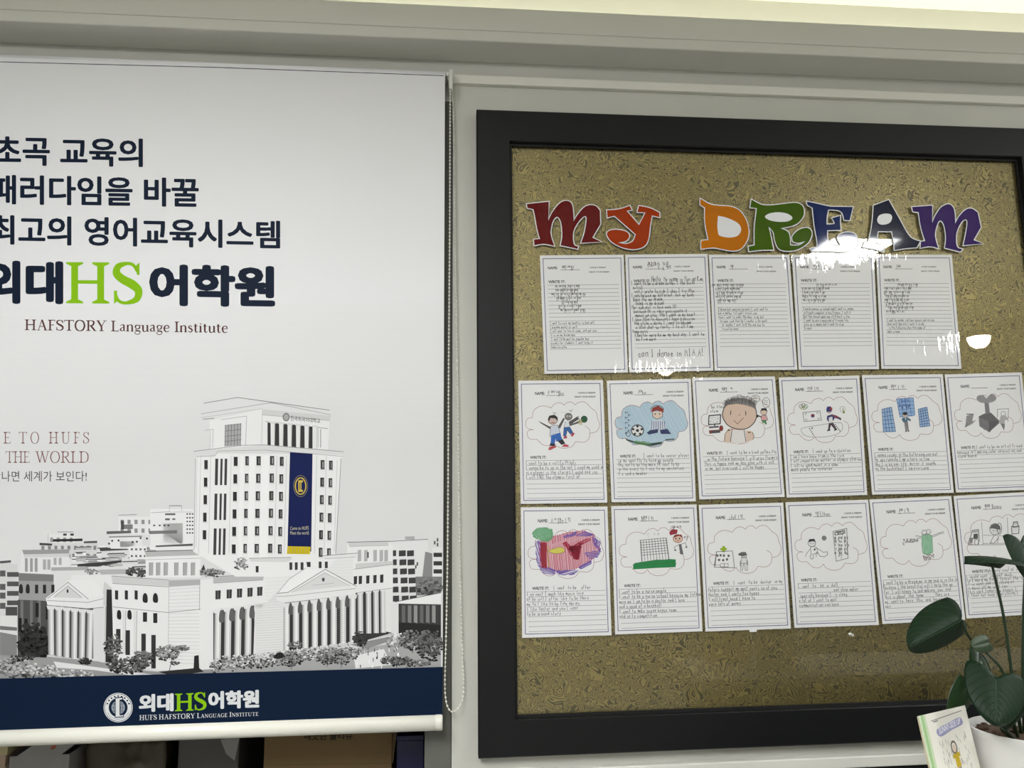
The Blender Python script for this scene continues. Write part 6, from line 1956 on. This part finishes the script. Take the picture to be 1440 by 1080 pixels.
# cardboard carton with printing
yb = 0.16
x0_, x1_ = sx(371, yb), sx(551, yb)
zt = zz(460, 1030, yb)
car = thing('cardboard_box', 'brown cardboard box with black printing under the right half of the blind', 'box', ((x0_ + x1_) / 2, yb + .13, ZS))
m = MB(); m.box(x0_, x1_, yb, yb + .26, ZS, zt); m.build('carton', M['cardboard'], car, bevel=.002)
m = MB(); m.hexa([(x1_ + .001, yb + .002, zt - .08), (x1_ + .003, yb, zt - .08), (x1_ + .003, yb + .25, zt - .08), (x1_ + .001, yb + .25, zt - .08),
                  (x1_ + .001, yb + .002, zt), (x1_ + .014, yb - .004, zt + .012), (x1_ + .014, yb + .25, zt + .012), (x1_ + .001, yb + .25, zt)])
m.build('side_flap', M['cardboard_edge'], car)
i = Ink(lambda x, y, l: at(x, y, yb) - Vector((0, l + .0003, 0)))
i.glyphs('깨끗한 물티슈', ((427, 1029.5, 1041), (496, 1028.5, 1040)), rgb(40, 32, 22), .03, 2)
i.line([(371, 1076), (551, 1073)], .9, rgb(112, 88, 56))
i.build('box_print', M['ink'], car)
# blue box
yb2 = 0.13
m = MB()
x2, x3 = sx(558, yb2), sx(596, yb2)
z2 = zz(575, 1034, yb2)
bb = thing('blue_box', 'dark blue glossy box between the cardboard box and the grey post', 'box', ((x2 + x3) / 2, yb2 + .1, ZS))
m.box(x2, x3, yb2, yb2 + .22, ZS, z2 - .012); m.build('box_body', M['blue_box'], bb, bevel=.002)
m = MB(); m.box(x2 - .001, x3 + .001, yb2 - .002, yb2 + .222, z2 - .012, z2); m.build('lid', M['blue_box'], bb, bevel=.002)
# brown crumpled bag
yb3 = 0.17
x4, x5 = sx(106, .14) + .012, sx(248, .2) - .014
z3 = zz(170, 1037, yb3)
m = MB()
vs, fs = [], []
rb = random.Random(8)
NX, NZ = 18, 10
for s_, yy in ((0, yb3), (1, yb3 + .2)):
    for a in range(NZ + 1):
        for b in range(NX + 1):
            u, v = b / NX, a / NZ
            puff = .03 * math.sin(math.pi * u) * math.sin(math.pi * min(v * 1.1, 1)) + rb.uniform(-.006, .006)
            vs.append((x4 + (x5 - x4) * u, yy + (-puff if s_ == 0 else puff), ZS + (z3 - ZS) * v + (rb.uniform(-.006, .006) if 0 < a else 0)))
n_ = (NX + 1) * (NZ + 1)
for s_ in (0, 1):
    for a in range(NZ):
        for b in range(NX):
            q = s_ * n_ + a * (NX + 1) + b
            fs.append((q, q + 1, q + NX + 2, q + NX + 1))
for b in range(NX):
    fs.append((NZ * (NX + 1) + b, NZ * (NX + 1) + b + 1, n_ + NZ * (NX + 1) + b + 1, n_ + NZ * (NX + 1) + b))
for a in range(NZ):
    for e in (0, NX):
        fs.append((a * (NX + 1) + e, (a + 1) * (NX + 1) + e, n_ + (a + 1) * (NX + 1) + e, n_ + a * (NX + 1) + e))
m.raw(vs, fs)
tag(m.build('brown_bag', M['brown_bag'], smooth=True), 'crumpled dark brown plastic bag between the grey carton and the cardboard box', 'bag')
# charcoal folder case
yb4 = 0.20
x6, x7 = sx(250, yb4), sx(334, yb4)
z4 = zz(290, 1034, yb4)
fc = thing('file_case', 'charcoal plastic file case left of the cardboard box', 'file case', ((x6 + x7) / 2, yb4 + .1, ZS))
m = MB(); m.hexa([(x6, yb4, ZS), (x7, yb4, ZS), (x7, yb4 + .2, ZS), (x6, yb4 + .2, ZS), (x6, yb4, z4), (x7 + .004, yb4, z4 - .004), (x7 + .004, yb4 + .2, z4 - .004), (x6, yb4 + .2, z4)])
m.build('case_body', M['charcoal'], fc, bevel=.003)
m = MB(); m.hexa([at(310, 1040, yb4 - .004), at(337, 1036, yb4 - .004), at(337, 1036, yb4 - .001), at(310, 1040, yb4 - .001), at(318, 1060, yb4 - .004), at(330, 1070, yb4 - .004), at(330, 1070, yb4 - .001), at(318, 1060, yb4 - .001)])
m.build('corner_strap', M['grey_card'], fc)
# open grey carton with papers
yb5 = 0.14
x8, x9 = sx(14, yb5), sx(98, yb5)
z5 = zz(60, 1062, yb5)
gc = thing('grey_carton', 'open grey carton with a sloping flap under the left end of the blind', 'box', ((x8 + x9) / 2, yb5 + .13, ZS))
m = MB()
th = .004
m.box(x8, x9, yb5, yb5 + th, ZS, z5); m.box(x8, x9, yb5 + .26, yb5 + .26 + th, ZS, z5)
m.box(x8, x8 + th, yb5 + th, yb5 + .26, ZS, z5); m.box(x9 - th, x9, yb5 + th, yb5 + .26, ZS, z5); m.box(x8, x9, yb5, yb5 + .26, ZS, ZS + th)
m.build('carton', M['grey_card'], gc)
m = MB()
fl = [at(14, 1070, yb5 - .002), at(48, 1047, yb5 - .004), at(107, 1045, yb5 - .006), at(80, 1066, yb5 - .004), at(60, 1079, yb5 - .002), at(50, 1084, yb5 - .002), at(14, 1084, yb5 - .002)]
m.slab(fl, [p + Vector((0, .0016, 0)) for p in fl]); m.build('front_flap', M['grey_card'], gc)
i = Ink(lambda x, y, l: at(x, y, yb5 - .0064) - Vector((0, l, 0)))
i.oval(75, 1051, 4.5, 2.6, rgb(176, 104, 84), rot=-30)
i.build('orange_mark', M['ink'], gc)
# stack of magazines at the far left
yb6 = 0.135
z6 = zz(20, 1044, yb6)
for k in range(9):
    zt_ = ZS + (z6 - ZS) * (k + 1) / 9
    zb_ = ZS + (z6 - ZS) * k / 9
    xa, xb2 = sx(-70, yb6), sx(12, yb6) - .002
    j = rb.uniform(-.006, .0)
    m = MB(); m.box(xa + j, xb2 + j, yb6 - .004 + rb.uniform(0, .006), yb6 + .2, zb_ + .0004, zt_ - .0004)
    mm = mat('magazine_paper', rgb(*((206, 196, 150), (182, 170, 128), (214, 208, 176), (196, 170, 150))[k % 4]), .6)
    ords = ('bottom', 'second', 'third', 'fourth', 'fifth', 'sixth', 'seventh', 'eighth', 'top')[k]
    tag(m.build('magazine', mm), '%s magazine from below in the pale stack left of the grey carton' % ords if 0 < k < 8 else '%s magazine of the pale stack left of the grey carton' % ords, 'magazine', 'magazines stacked in the recess')
